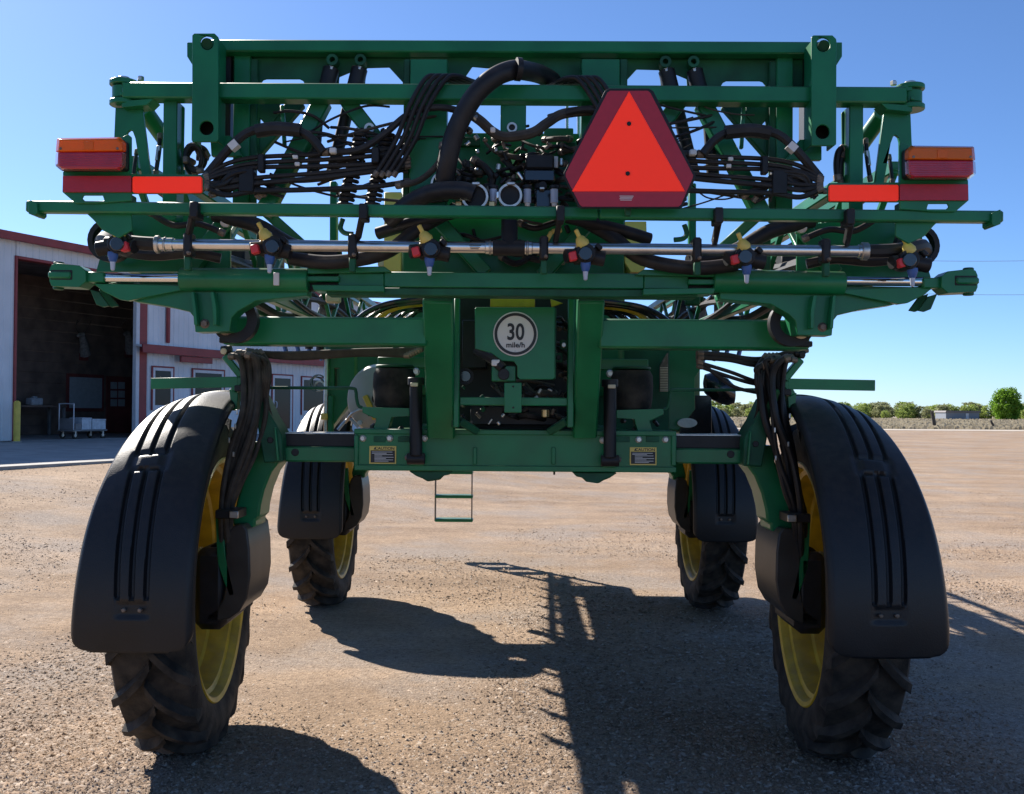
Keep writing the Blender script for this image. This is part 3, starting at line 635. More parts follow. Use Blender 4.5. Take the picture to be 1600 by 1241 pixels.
    pbox('hose_tag', min(f(514), f(525)), 230 + dy, max(f(514), f(525)), 239 + dy, 4.185, .03, 'white_print')
    for i in range(4):                                     # hoses looping over the cross tube
        x = 668 + i * 11; hose([(f(585 + i * 10), 275 + dy, 4.24), (f(618 + i * 10), 220 + dy, 4.22), (f(640 + i * 10), 165 + dy, 4.20), (f(x - 4), 124 + dy, 4.20), (f(x + 14), 119 + dy, 4.22), (f(x + 34), 126 + dy, 4.30), (f(x + 52), 132 + dy, 4.42)], 3.8, 'hose')
    hose([(f(620), 290 + dy, 4.25), (f(655), 282 + dy, 4.22), (f(685), 255 + dy, 4.20), (f(692), 225 + dy, 4.22)], 5, 'hose_dusty')
    q = random.Random(31 + s)
    for i in range(9): hose([(f(310 + q.uniform(-4, 30)), 300 + dy + q.uniform(-8, 8), 4.22), (f(350 + q.uniform(-10, 10)), 268 + dy + q.uniform(0, 30), 4.20 + q.uniform(0, .06)), (f(385 + q.uniform(-10, 10)), 280 + dy + q.uniform(-15, 18), 4.24), (f(420 + q.uniform(-20, 30)), 305 + dy + q.uniform(-10, 10), 4.28)], q.choice((2.6, 3.2, 4)), 'hose')
    for i in range(18):                                    # thin lines strung across the frame
        x0, y0 = q.uniform(400, 560), q.uniform(170, 310); x1 = x0 + q.uniform(70, 200); y1 = y0 + q.uniform(-45, 35); sg_ = q.uniform(-14, 22)
        hose([(f(x0), y0 + dy, 4.33), (f(x0 + (x1 - x0) * .3), y0 * .7 + y1 * .3 + sg_ * .8 + dy, 4.28), (f(x0 + (x1 - x0) * .7), y0 * .3 + y1 * .7 + sg_ + dy, 4.30), (f(min(x1, 700)), y1 + dy, 4.34)], q.choice((1.3, 1.8, 2.4)), q.choice(('hose', 'hose', 'hose_dusty')))
# centre masts
pbox('mast', 640, 92, 698, 330, 4.335, .09, 'green'); pbox('mast', 908, 92, 968, 330, 4.335, .09, 'green')
pbox('mast_side', 630, 92, 640, 330, 4.36, .02, 'green_dull'); pbox('mast_side', 968, 92, 980, 330, 4.36, .02, 'green_dull')
plate('centre_web', [(698, 90), (908, 90), (908, 132), (878, 132), (862, 110), (760, 106), (738, 104), (720, 130), (698, 132)], 4.43, .012, 'green_dull')
o = pbox('centre_post', 782, 164, 822, 212, 4.26, .06, 'green'); ring('bushing', 800, 199, 4.245, 8, 5, .02, 'zinc', o); disc('bore', 800, 199, 4.255, 5, .004, 'black', o)
pbox('rear_crossbar', 700, 208, 905, 236, 4.50, .06, 'green')
o = plate('valve_panel', [(690, 232), (905, 232), (905, 338), (690, 338)], 4.46, .012, 'green', holes=[[(789, 280), (789, 250), (792, 240), (798, 236), (805, 236), (810, 242), (811, 252), (811, 280)]])
plate('panel_backing', [(784, 232), (816, 232), (816, 285), (784, 285)], 4.62, .01, 'tank_poly', parent=o)
q = random.Random(2)
for (x, y, x1, y1, m_) in ((715, 262, 742, 300, 'green'), (716, 214, 750, 228, 'green_dull'), (850, 200, 896, 215, 'green'), (870, 222, 900, 236, 'green_dull')): pbox('bracket', x, y, x1, y1, 4.42, .03, m_)
# big suction hoses and clamps
hose([(694, 290, 4.16), (700, 250, 4.12), (712, 205, 4.10), (738, 155, 4.08), (768, 124, 4.08), (800, 110, 4.12), (828, 112, 4.24), (850, 119, 4.38), (872, 134, 4.48), (890, 156, 4.52)], 15, 'hose', n=18, k=8)
c = MB().tube([P(806, 108, 4.10), P(814, 109, 4.105)], S(18, 4.1), 18); part('hose_band', c, 'black', SPR)
ring('hose_clamp', 692, 287, 4.16, 19, 16, .10, 'zinc')
hose([(608, 345, 4.20), (640, 318, 4.14), (680, 300, 4.10), (722, 298, 4.10), (740, 304, 4.10)], 14, 'hose', n=16, k=8)
for cx, cy, rr_ in ((742, 307, 20), (797, 305, 18)):
    o = disc('pump_port', cx, cy, 4.13, rr_ - 2, .20, 'black'); ring('port_clamp', cx, cy, 4.105, rr_ + 1, rr_ - 2.5, .05, 'zinc', o); pbox('clamp_screw', cx - 5, cy - rr_ - 3, cx + 8, cy - rr_ + 2, 4.095, .03, 'zinc', o); pbox('clamp_screw', cx - rr_ - 4, cy - 6, cx - rr_ + 1, cy + 5, 4.095, .03, 'stainless', o)
o = pbox('valve_actuator', 821, 241, 866, 264, 4.26, .12, 'black', b=.008); pbox('actuator_base', 818, 264, 868, 284, 4.26, .13, 'black_gloss', o, b=.008); pbox('decal', 865, 244, 872, 262, 4.30, .01, 'white_print', o); rod('stem', (842, 284, 4.3), (842, 296, 4.3), 8, 'black', o)
o = pbox('valve_body', 835, 294, 872, 326, 4.24, .12, 'black_gloss', b=.01); disc('knob', 848, 290, 4.22, 7, .04, 'black', o); pbox('cap', 843, 292, 851, 296, 4.21, .02, 'zinc', o)
for x, y in ((771, 306), (824, 306), (866, 306)):
    o = rod('quick_coupler', (x, 292, 4.16), (x, 318, 4.16), 6, 'clear_plastic'); rod('coupler_tip', (x, 316, 4.16), (x, 323, 4.16), 4, 'white_print', o); rod('coupler_collar', (x, 290, 4.16), (x, 296, 4.16), 8, 'black', o)
for x in (716, 768): pbox('brass_fitting', x - 5, 314, x + 6, 325, 4.14, .05, 'brass')
for i in range(60):
    x, y = q.uniform(700, 885), q.uniform(212, 325); L = q.uniform(18, 55); a = q.uniform(-1.5, 1.5)
    hose([(x, y, 4.40), (x + L * .5, y + 14 * a, 4.33), (x + L, y + L * .35 * a, 4.38)], q.choice((2.2, 3, 4.5)), q.choice(('hose', 'hose', 'hose_dusty')))
for i in range(46):
    x, y = q.uniform(700, 885), q.uniform(205, 325); rod('hose_fitting', (x, y, 4.30), (x + q.uniform(-9, 9), y + q.uniform(3, 12), 4.30), q.uniform(2, 4.5), q.choice(('zinc', 'black', 'steel_dirty', 'stainless')))
hose([(735, 178, 4.24), (752, 190, 4.2), (770, 206, 4.2), (790, 214, 4.2), (830, 208, 4.2), (855, 192, 4.22), (880, 178, 4.24), (930, 172, 4.26)], 8, 'hose_dusty')
rod('steel_pipe', (742, 182, 4.2), (764, 206, 4.2), 5, 'zinc'); pbox('hose_tag', 766, 198, 774, 207, 4.175, .03, 'white_print')
hose([(740, 250, 4.36), (758, 262, 4.33), (770, 280, 4.33), (762, 300, 4.34)], 6, 'hose'); hose([(790, 240, 4.38), (798, 260, 4.36), (803, 282, 4.36)], 4, 'hose')
for x in (886, 904): rod('steel_pipe', (x, 160, 4.6), (x, 216, 4.6), 2.6, 'stainless')

# --- lamps, reflectors, emblem
for s in (0, 1):
    if s == 0: X = lambda x: x; dy = 0
    else: X = lambda x: 1611 - x; dy = 13
    o = plate('lamp_bracket', [(X(x), y + dy) for x, y in [(98, 268), (190, 268), (190, 214), (200, 210), (205, 214), (205, 272), (316, 273), (318, 280), (317, 300), (315, 303), (205, 303), (205, 314), (150, 318), (118, 318), (97, 300)]], 3.97, .012, 'green', holes=[[(X(x), y + dy) for x, y in [(130, 305.5), (160, 305.5), (163, 314), (132, 314), (128, 310)]]])
    plate('red_reflector', rr(min(X(98), X(205)), 275 + dy, max(X(98), X(205)), 300 + dy, 2), 3.957, .012, 'smv_red', parent=o, bev=.0015)
    plate('orange_reflector', rr(min(X(207), X(315)), 276 + dy, max(X(207), X(315)), 301 + dy, 3), 3.955, .014, 'smv_orange', parent=o, bev=.0015)
    lm = plate('tail_lamp', rr(min(X(90), X(196)), 218 + dy, max(X(90), X(196)), 265 + dy, 5), 3.93, .05, 'black', parent=SPR)
    def lens(nm, poly, back, m_):
        fr = [(P(X(x), y + dy, 3.86).x, 3.86, P(X(x), y + dy, 3.86).z) for x, y in poly]; bk = [(P(X(x), y + dy, 3.93).x, 3.929, P(X(x), y + dy, 3.93).z) for x, y in back]; n = len(poly)
        return part(nm, MB().add(fr + bk, [tuple(range(n)), tuple(range(n, 2 * n))] + [(i, (i + 1) % n, (i + 1) % n + n, i + n) for i in range(n)]), m_, lm, bev=.005)
    am = lens('amber_lens', [(93, 218), (183, 217), (190, 223), (191, 236), (91, 237)], [(89, 216), (188, 214.5), (198, 224), (198, 238), (87, 238.5)], 'lens_amber')
    rd = lens('red_lens', [(91, 238), (191, 237.5), (190, 258), (184, 264), (98, 264), (90, 258)], [(87, 239.5), (198, 239), (197, 260), (190, 268), (97, 268), (86, 259)], 'lens_red')
    for i in range(6): pbox('lens_rib', min(X(93), X(190)), 241 + i * 3.6 + dy, max(X(93), X(190)), 242.6 + i * 3.6 + dy, 3.857, .005, 'lens_red', lm, b=.0008)
    for bx in (94, 183): disc('screw', X(bx), 232 + dy, 3.857, 2.2, .008, 'steel_dirty', lm, 10)
    pbox('inner_bulb', min(X(130), X(146)), 221 + dy, max(X(130), X(146)), 234 + dy, 3.857, .006, 'lens_amber', lm, b=.001)
    pbox('bracket_foot', min(X(162), X(205)), 303 + dy, max(X(162), X(205)), 322 + dy, 3.99, .06, 'green_dull', o)
o = plate('warning_emblem', [(952, 138), (1014, 138), (1021, 142), (1087, 274), (1086, 280), (1067, 323), (1062, 326), (908, 326), (903, 323), (881, 277), (881, 270), (945, 142)], 3.905, .006, 'black')
plate('emblem_border', [(953, 142), (1012, 142), (1016, 145), (1083, 274), (1082, 279), (1064, 320), (1060, 323), (910, 323), (906, 320), (884, 276), (884, 270), (949, 145)], 3.9015, .003, 'smv_red', parent=o, bev=0)
plate('emblem_triangle', [(983, 143), (1070, 299), (894, 299)], 3.8985, .0025, 'smv_orange', parent=o, bev=0)
for y in (193, 271): disc('rivet', 983 if y < 200 else 981, y, 3.894, 3.6, .008, 'black', o, 14)
for i in range(4): pbox('fine_print', 968 + i % 2, 306 + i * 2.1, 990 - i, 307 + i * 2.1, 3.8995, .001, 'white_print', o, b=.0002)
bar('emblem_post', (981, 150, 3.95), (981, 338, 3.95), 10, .02, 'green_dull')
# --- guard bar
g1 = bar('guard_bar', (44, 324, YA + .06), (934, 334, YA + .06), 18, .05); g2 = bar('guard_bar', (936, 334, YA + .06), (1564, 340, YA + .06), 18, .05)
plate('bar_end', [(43, 314), (48, 313), (58, 317), (58, 333), (54, 337), (44, 334)], YA + .02, .085, parent=g1); plate('bar_end', [(1564, 327), (1559, 329), (1550, 333), (1550, 350), (1554, 354), (1564, 350)], YA + .02, .085, parent=g2)
for x in (302, 567, 876, 1124, 1330):
    y = 324 + (x - 44) * .0107; o = pbox('bar_clamp', x - 6.5, y - 12, x + 6.5, y + 13, YA - .005, .085, 'black')
    bar('clamp_strap', (x - 1, y + 10, 4.02), (x - 8, y + 44, YB), 9, .03, 'black', o)
# --- stainless spray pipe with nozzle bodies
pipeY = lambda x: 382 + (x - 245) * .0098 
def pipe(x0, x1): return rod('spray_pipe', (x0, pipeY(x0), YB), (x1, pipeY(x1), YB), 9, 'stainless', n=22)
pipe(262, 772); pipe(818, 1345)
for x0, x1 in ((245, 272), (1340, 1356), (758, 774), (816, 832)): o = rod('pipe_collar', (x0, pipeY(x0), YB), (x1, pipeY(x1), YB), 10.5, 'stainless'); ring_x = (x0 + x1) / 2; rod('collar_band', (ring_x - 2, pipeY(ring_x), YB), (ring_x + 2, pipeY(ring_x), YB), 11.8, 'zinc', o)
for x0, x1 in ((243, 250), (1345, 1356)): rod('hose_clamp', (x0, pipeY(x0), YB), (x1, pipeY(x1), YB), 14, 'zinc')
hose([(248, 382, YB), (215, 380, YB), (185, 376, YB + .03), (165, 372, YB + .1), (158, 380, YB + .2)], 11, 'hose'); hose([(1352, 393, YB), (1390, 392, YB), (1420, 388, YB + .03), (1440, 384, YB + .1), (1446, 392, YB + .2)], 11, 'hose')
o = rod('centre_tee', (770, 387.5, YB), (820, 388, YB), 12.5, 'black'); rod('tee_stem', (796, 388, YB), (796, 344, YB + .04), 13, 'black', o); 
for i in range(3): pbox('pipe_print', 733 + i, 383 + i * 2.6, 752 - 2 * i, 384.2 + i * 2.6, YB - .0245, .002, 'black_print', o, b=.0002)
for x in (292, 550, 850, 1090, 1292):
    y = pipeY(x); o = pbox('pipe_clamp', x - 7, y - 20, x + 7, y + 18, YB - .032, .065, 'black', b=.008); bolt(x + 3, y + 13, YB - .032, 2.6, 'steel_dirty', o); pbox('clamp_foot', x - 5, y + 16, x + 5, y + 40, YB - .01, .03, 'green_dull', o)
def nozzle(x, y, tilt):
    Yn = YB - .01; o = disc('nozzle_body', x, y, Yn - .055, 15.5, .10, 'black'); c = P(x, y, Yn)
    disc('body_cap', x, y + 1, Yn - .075, 11, .022, 'black_gloss', o)
    a = Vector((-.45 if tilt < 0 else .42, -.25, .86)).normalized() if x > 300 and x < 1300 else Vector((.62, -.2, .70)).normalized() if x < 300 else Vector((-.5, -.2, .82)).normalized()
    b = c + a * S(10, YB) + Vector((0, -.03, 0)); part('yellow_cap', MB().tube([b, b + a * .012, b + a * .036, b + a * .042, b + a * .07, b + a * .072], [.026, .028, .017, .009, .009, .005], 12), 'yellow_cap', o)
    rdir = -1 if x > 300 else 1; rc = c + Vector((rdir * S(21, YB), -.05, -S(9, YB))); part('red_cap', MB().frame_box(rc, (.015, 0, .004), (0, .018, 0), (-.004, 0, .018), .004), 'red_cap', o)
    part('side_turret', MB().cyl(c + Vector((rdir * S(32, YB), -.02, -S(7, YB))), c + Vector((rdir * S(10, YB), 0, -S(4, YB))), S(11, YB), 14), 'black', o)
    part('body_block', MB().box(c.x - S(20, YB), c.x + S(20, YB), Yn - .02, Yn + .05, c.z - S(17, YB), c.z + S(9, YB), .01), 'black', o)
    part('side_turret', MB().cyl(c + Vector((-rdir * S(30, YB), 0, -S(10, YB))), c + Vector((-rdir * S(8, YB), 0, -S(6, YB))), S(12, YB), 14), 'black', o)
    t = c + Vector((-.002, -.03, -S(16, YB))); part('blue_cap', MB().tube([t, t - Vector((0, 0, .012)), t - Vector((0, 0, .035)), t - Vector((0, 0, .040))], [.020, .021, .015, .010], 14), 'blue_cap', o)
    part('nozzle_tip', MB().tube([t - Vector((0, 0, .038)), t - Vector((0, 0, .07)), t - Vector((0, 0, .074))], [.011, .008, .004], 10), 'clear_plastic', o)
    bar('saddle_clamp', (x + 16, y - 12, YB - .02), (x + 24, y - 4, YB - .02), 8, .05, 'black', o)
for x, y in ((182, 380), (425, 384), (673, 388), (915, 395), (1165, 400), (1422, 405)): nozzle(x, y, -1)
# --- lower boom beam: hydraulic cylinders, rods, knuckles
for s in (0, 1):
    f = (lambda x: x) if s == 0 else (lambda x: 1605 - x); dy = 0 if s == 0 else 9; dy2 = 0 if s == 0 else 5
    cylx = (283, 482) if s == 0 else (1114, 1318)
    o = rod('boom_cylinder', (cylx[0], 437 + dy2 * .4, YC), (cylx[1], 438 + dy2, YC), 18.5, 'green', n=26)
    a, b = (160, 283) if s == 0 else (1318, 1443)
    rod('cylinder_rod', (a, 434.5 + dy2, YC - .01), (b, 435.5 + dy2, YC - .01), 7.4, 'chrome', n=22)
    pbox('rod_eye', min(f(134), f(162)), 425 + dy, max(f(134), f(162)), 441 + dy, YC - .04, .06, 'green')
    k = plate('knuckle', [(f(x), y + dy) for x, y in [(80, 414), (88, 411), (124, 415), (134, 423), (134, 440), (124, 449), (80, 447), (77, 440), (77, 421)]], YC - .06, .10, 'green'); pbox('slot_shade', min(f(78), f(113)), 421.5 + dy, max(f(78), f(113)), 437.5 + dy, YC - .063, .05, 'black', k)  # raised black plate stands in for the shade inside the slot
    pbox('knuckle_barrel', min(f(74), f(110)), 424 + dy, max(f(74), f(110)), 435 + dy, YC - .070, .10, 'green', k, b=.012)
    a = P(f(92), 412 + dy, YC); part('pin_head', MB().cyl(a - Vector((0, 0, .11)), a + Vector((0, 0, .006)), .022, 14), 'green_dull', k)
    plate('boom_casting', [(f(x), y + dy * .6) for x, y in [(140, 441), (180, 443), (300, 441), (480, 441), (480, 462), (400, 470), (372, 486), (362, 496), (359, 518), (305, 519), (303, 496), (296, 487), (262, 479), (205, 470), (165, 456)]], YC + .015, .10, 'green', holes=[])
    plate('casting_rib', [(f(x), y + dy * .6) for x, y in [(328, 456), (334, 456), (338, 480), (338, 508), (333, 508), (332, 482)]], YC - .035, .05, 'green'); plate('casting_rib', [(f(x), y + dy * .6) for x, y in [(298, 456), (303, 456), (306, 480), (308, 508), (303, 508), (301, 482)]], YC - .035, .05, 'green')
    bolt(f(320), 506 + dy * .6, YC + .015, 6, 'steel_dirty')
    plate('boom_underside', [(f(x), y + dy * .6) for x, y in [(146, 443), (300, 447), (290, 452), (200, 470), (186, 468), (160, 455)]], YC - .02, .035, 'green')
    for x in (152, 166): plate('hook_plate', [(f(v), y + dy * .8) for v, y in [(x - 12, 452), (x + 2, 456), (x + 18, 478), (x + 8, 480), (x - 2, 476)]], YC + .0 + (x - 152) * .004, .02, 'green_dull')
    disc('roller', f(352), 512 + dy * .6, YC + .11, 12, .05, 'cream' if s else 'steel_dirty'); ring('roller_pad', f(366), 500 + dy * .6, YC + .125, 36, 20, .05, 'black')
    # hinge at the inner end
    pbox('hinge_tongue', min(f(478), f(530)), 431 + dy2, max(f(478), f(530)), 440 + dy2, YC - .02, .10, 'green'); pbox('hinge_gap', min(f(478), f(530)), 426 + dy2, max(f(478), f(530)), 454 + dy2, YC + .03, .06, 'black')
    plate('hinge_top_plate', [(f(x), y + dy2) for x, y in [(480, 419), (600, 416), (612, 425), (480, 428)]], YC - .03, .10, 'green'); plate('hinge_bottom_plate', [(f(x), y + dy2) for x, y in [(487, 445), (600, 446), (600, 456), (490, 454)]], YC - .03, .12, 'green')
    hose([(f(180), 392 + dy, 4.3), (f(240), 400 + dy, 4.26), (f(300), 396 + dy, 4.24), (f(345), 404 + dy, 4.26)], 8, 'hose'); hose([(f(455), 404 + dy, 4.24), (f(520), 410 + dy, 4.2), (f(600), 396 + dy, 4.22), (f(650), 360 + dy, 4.26), (f(700), 332 + dy, 4.3)], 11, 'hose', n=14)
    hose([(f(590), 365 + dy, 4.3), (f(640), 350 + dy, 4.26), (f(720), 330 + dy, 4.26)], 10, 'hose', n=14); hose([(f(335), 335 + dy, 4.35), (f(400), 352 + dy, 4.33), (f(460), 385 + dy, 4.33), (f(530), 402 + dy, 4.3)], 12, 'hose', n=14)
    bar('tube_brace', (f(352), 345 + dy, 4.42), (f(300), 420 + dy, 4.42), 24, .05, 'green'); bar('tube_brace', (f(408), 345 + dy, 4.40), (f(408), 425 + dy, 4.40), 12, .04, 'green_dull'); plate('side_web', [(f(x), y + dy) for x, y in [(165, 318), (360, 345), (360, 425), (190, 425), (150, 425), (163, 380)]], 4.45, .015, 'green')
    plate('lamp_stay', [(f(x), y + dy) for x, y in [(118, 318), (205, 318), (206, 360), (185, 372), (160, 360), (146, 344)]], 4.02, .012, 'green'); ring('coiled_hose', f(170), 375 + dy, 4.32, 34, 26, .05, 'hose')
    hose([(f(232), 330 + dy, 4.2), (f(270), 352 + dy, 4.18), (f(310), 350 + dy, 4.2), (f(350), 365 + dy, 4.22)], 5, 'hose'); rod('tube_end', (f(352), 348 + dy, 4.33), (f(354), 348 + dy, 4.40), 8, 'zinc')
    a = P(f(545), 340 + dy, 4.1); hose([(f(536), 342 + dy, 4.12), (f(532), 356 + dy, 4.12), (f(538), 364 + dy, 4.12), (f(552), 366 + dy, 4.12)], 4, 'green_dull', name='hose_hook')
pbox('sticker', 427, 426, 436, 446, YC - .056 * 1.0, .008, 'white_print')
cb = pbox('boom_beam', 600, 426, 1006, 450, YC, .12, 'green'); pbox('beam_step', 510, 451, 1090, 463, YC + .01, .11, 'green_dull', cb)
pbox('beam_flange', 528, 427, 600, 449, YC, .11, 'green', cb); pbox('beam_flange', 1006, 430, 1076, 452, YC, .11, 'green', cb)
# V brace behind pipe, behind the centre
bar('v_brace', (680, 340, 4.40), (760, 428, 4.40), 22, .05); bar('v_brace', (924, 345, 4.40), (846, 432, 4.40), 22, .05)
plate('centre_backing', [(630, 335), (975, 340), (975, 428), (630, 425)], 4.52, .012, 'green')
for i in range(14):
    x, y = q.uniform(640, 960), q.uniform(345, 420); rod('hose_fitting', (x, y, 4.48), (x + q.uniform(-14, 14), y + q.uniform(2, 14), 4.48), q.uniform(2, 5), q.choice(('zinc', 'black', 'green_dull', 'black')))
for i in range(10):
    x, y = q.uniform(630, 900), q.uniform(345, 410); hose([(x, y, 4.47), (x + 25, y + q.uniform(-10, 16), 4.42), (x + 60, y + q.uniform(-16, 16), 4.47)], q.choice((2.5, 3.5, 5)), 'hose')
bar('yellow_handle', (853, 378, 4.28), (862, 362, 4.28), 7, .02, 'yellow_cap'); bar('yellow_handle', (862, 362, 4.28), (878, 360, 4.28), 7, .02, 'yellow_cap')
# --- main frame beams and posts
for x0, x1, y0, y1 in ((346, 668, 495, 539), (936, 1266, 499, 545)):
    o = pbox('frame_beam', x0, y0, x1, y1, YE, .16, 'green', b=.01)
    ex = x0 if x0 < 800 else x1
    pbox('beam_foot', ex - (4 if ex < 800 else 22), y1 - 12, ex + (22 if ex < 800 else 4), y1 - 3, YE - .02, .12, 'black', o)
plate('beam_end_plate', [(1237, 476), (1242, 476), (1242, 535), (1237, 535)], YE - .10, .12, 'green')
for sgn, xt, xb, wt, wb in ((-1, 685, 690, 46, 37), (1, 923, 913, 40, 34)):
    a = P(xt, 462, 4.46); b = P(xb, 676, 4.98); o = part('mast_leg', MB().beam(a, b, S(wt, 4.6), .10, .008), 'green', SPR)
    pbox('leg_flange', xb - sgn * 20 - 4, 470, xb - sgn * 20 + 4, 668, 4.86, .10, 'green_dull', o)
# --- tail frame with the speed plate
pbox('tail_rail', 709, 466, 718, 668, 4.80, .05, 'green'); pbox('tail_rail', 887, 466, 897, 668, 4.80, .05, 'green')
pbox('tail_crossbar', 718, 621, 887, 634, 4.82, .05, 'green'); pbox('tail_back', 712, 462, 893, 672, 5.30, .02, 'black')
tp = plate('tail_plate', [(742, 482), (745, 480), (867, 480), (867, 590), (864, 593), (812, 593), (808, 588), (808, 572), (803, 565), (784, 564), (768, 552), (742, 545)], 4.70, .012, 'green')
pbox('tail_box_bottom', 768, 572, 806, 596, 4.72, .10, 'green'); pbox('plate_side', 866, 482, 869, 592, 4.712, .20, 'green_dull', tp)
disc('drain_port', 787, 585, 4.69, 9, .05, 'black'); hose([(745, 548, 4.78), (770, 562, 4.72), (786, 576, 4.70)], 8, 'hose'); pbox('hose_tag', 768, 562, 781, 572, 4.685, .02, 'white_print')
plate('tail_tongue', [(788, 598), (815, 598), (815, 645), (788, 645)], 4.69, .015, 'green')
for y in (604, 637): disc('hole_plug', 802, y, 4.686, 1.6, .008, 'black', SPR, 8)
pbox('yellow_hood', 766, 462, 836, 480, 5.0, .05, 'yellow'); plate('yellow_flag', [(860, 467), (880, 474), (862, 480)], 4.9, .02, 'yellow')
sg = disc('speed_plate', 805.5, 522, 4.692, 35, .008, 'white_print', SPR, 48); ring('black_ring', 805.5, 522, 4.6895, 33, 28.6, .002, 'black_print', sg, 48)
c = P(805.5, 520, 4.6905); link('numerals', text_mesh('30', S(36, 4.69), .78, .0022), sg, c, 'black_print')
c = P(805.5, 539.5, 4.6905); link('lettering', text_mesh('mile/h', S(11.5, 4.69), 1.05, .0007), sg, c, 'black_print')
c = P(805, 549, 4.6905); part('maker_mark', MB().box(c.x - .004, c.x + .004, 4.690, 4.6915, c.z - .004, c.z + .004, .0005), 'zinc', sg)
for x, y in ((881, 539), (873, 559)): o = pbox('lug', x - 6, y - 8, x + 6, y + 7, 4.84, .03, 'green_dull'); disc('lug_bore', x, y, 4.83, 4, .02, 'zinc' if y < 550 else 'black', o)
ring('pulley', 727, 588, 4.95, 13, 9, .04, 'black'); disc('pulley_hub', 727, 588, 4.96, 9, .04, 'black_gloss')
for i in range(34):
    x, y = q.uniform(722, 880), q.uniform(485, 662); L = q.uniform(25, 80); a = q.uniform(-1.2, 1.2)
    hose([(x, y, 5.2), (x + L * .45, y + 20 * a, 5.05), (min(x + L, 884), y + L * .3 * a + 8, 5.15)], q.choice((2.5, 3.5, 5)), q.choice(('hose', 'hose_dusty', 'hose')))
for i in range(26):
    x, y = q.uniform(722, 880), q.uniform(598, 662); rod('hose_fitting', (x, y, 5.0), (x + q.uniform(-8, 8), y + q.uniform(3, 10), 5.0), q.uniform(1.5, 4), q.choice(('zinc', 'black', 'steel_dirty', 'green_dull')))
pbox('engine_block', 722, 500, 760, 575, 5.1, .2, 'black'); pbox('engine_sump', 735, 636, 872, 664, 5.1, .15, 'black'); rod('filter', (852, 640, 4.95), (852, 652, 4.95), 6, 'brass')
for sgn in (-1, 1): bar('tie_plate', (802 + sgn * 88, 655, 4.9), (802 + sgn * 60, 672, 4.98), 12, .08, 'green_dull')
# --- rear axle
rod('drain_stub', (866, 734, 5.2), (866, 742, 5.2), 1.6, 'black')
YX = 5.02
ax = pbox('axle_beam', 554, 674, 1056, 736, YX, .36, 'green', b=.012)
pbox('axle_lip', 553, 672, 1057, 680, YX - .012, .38, 'green', ax); pbox('axle_lip', 553, 728, 1057, 737, YX - .012, .38, 'green', ax)
for x0, x1 in ((553, 560), (1049, 1057)): pbox('axle_end_band', x0, 680, x1, 728, YX - .012, .38, 'green', ax)
for x in (742, 865): pbox('axle_rib', x - 3, 699, x + 3, 726, YX - .012, .014, 'green', ax)
for x0, x1 in ((584, 602), (622, 640), (962, 984), (1010, 1030)): pbox('axle_slot_plate', x0, 682, x1, 691, YX - .006, .008, 'green_dull', ax)
for x, y in ((567, 685), (609, 685), (663, 685), (942, 688), (998, 687), (1040, 687)): bolt(x, y, YX, 4.5, 'zinc', ax)
for s, (x0, y0, x1, y1) in enumerate(((577, 697, 619, 725), (984, 699, 1026, 727))):
    o = pbox('caution_label', x0, y0, x1, y1, YX - .004, .005, 'label_yellow', ax, b=.001); pbox('label_panel', x0 + 2, y0 + 7, x1 - 2, y1 - 2, YX - .0052, .0012, 'black_print', SPR if False else ax, b=.0002)
    c = P((x0 + x1) / 2 + 3, y0 + 4, YX - .0048); link('label_heading', text_mesh('CAUTION', S(6.2, YX), 1.1, .0004), ax, c, 'black_print')
    c = P(x0 + 9, y0 + 3.6, YX - .0048); part('warning_triangle', MB().prism([(c.x - .007, c.z - .006), (c.x + .007, c.z - .006), (c.x, c.z + .007)], [], YX - .0055, YX - .0045), 'black_print', ax)
    for i, (l0, l1) in enumerate(((4, 36), (4, 27), (8, 37), (8, 20), (8, 38), (8, 26), (8, 37), (8, 30))): pbox('label_line', x0 + l0, y0 + 9 + i * 2.05, x0 + l1, y0 + 9.8 + i * 2.05, YX - .0062, .0008, 'white_print', ax, b=.0001)
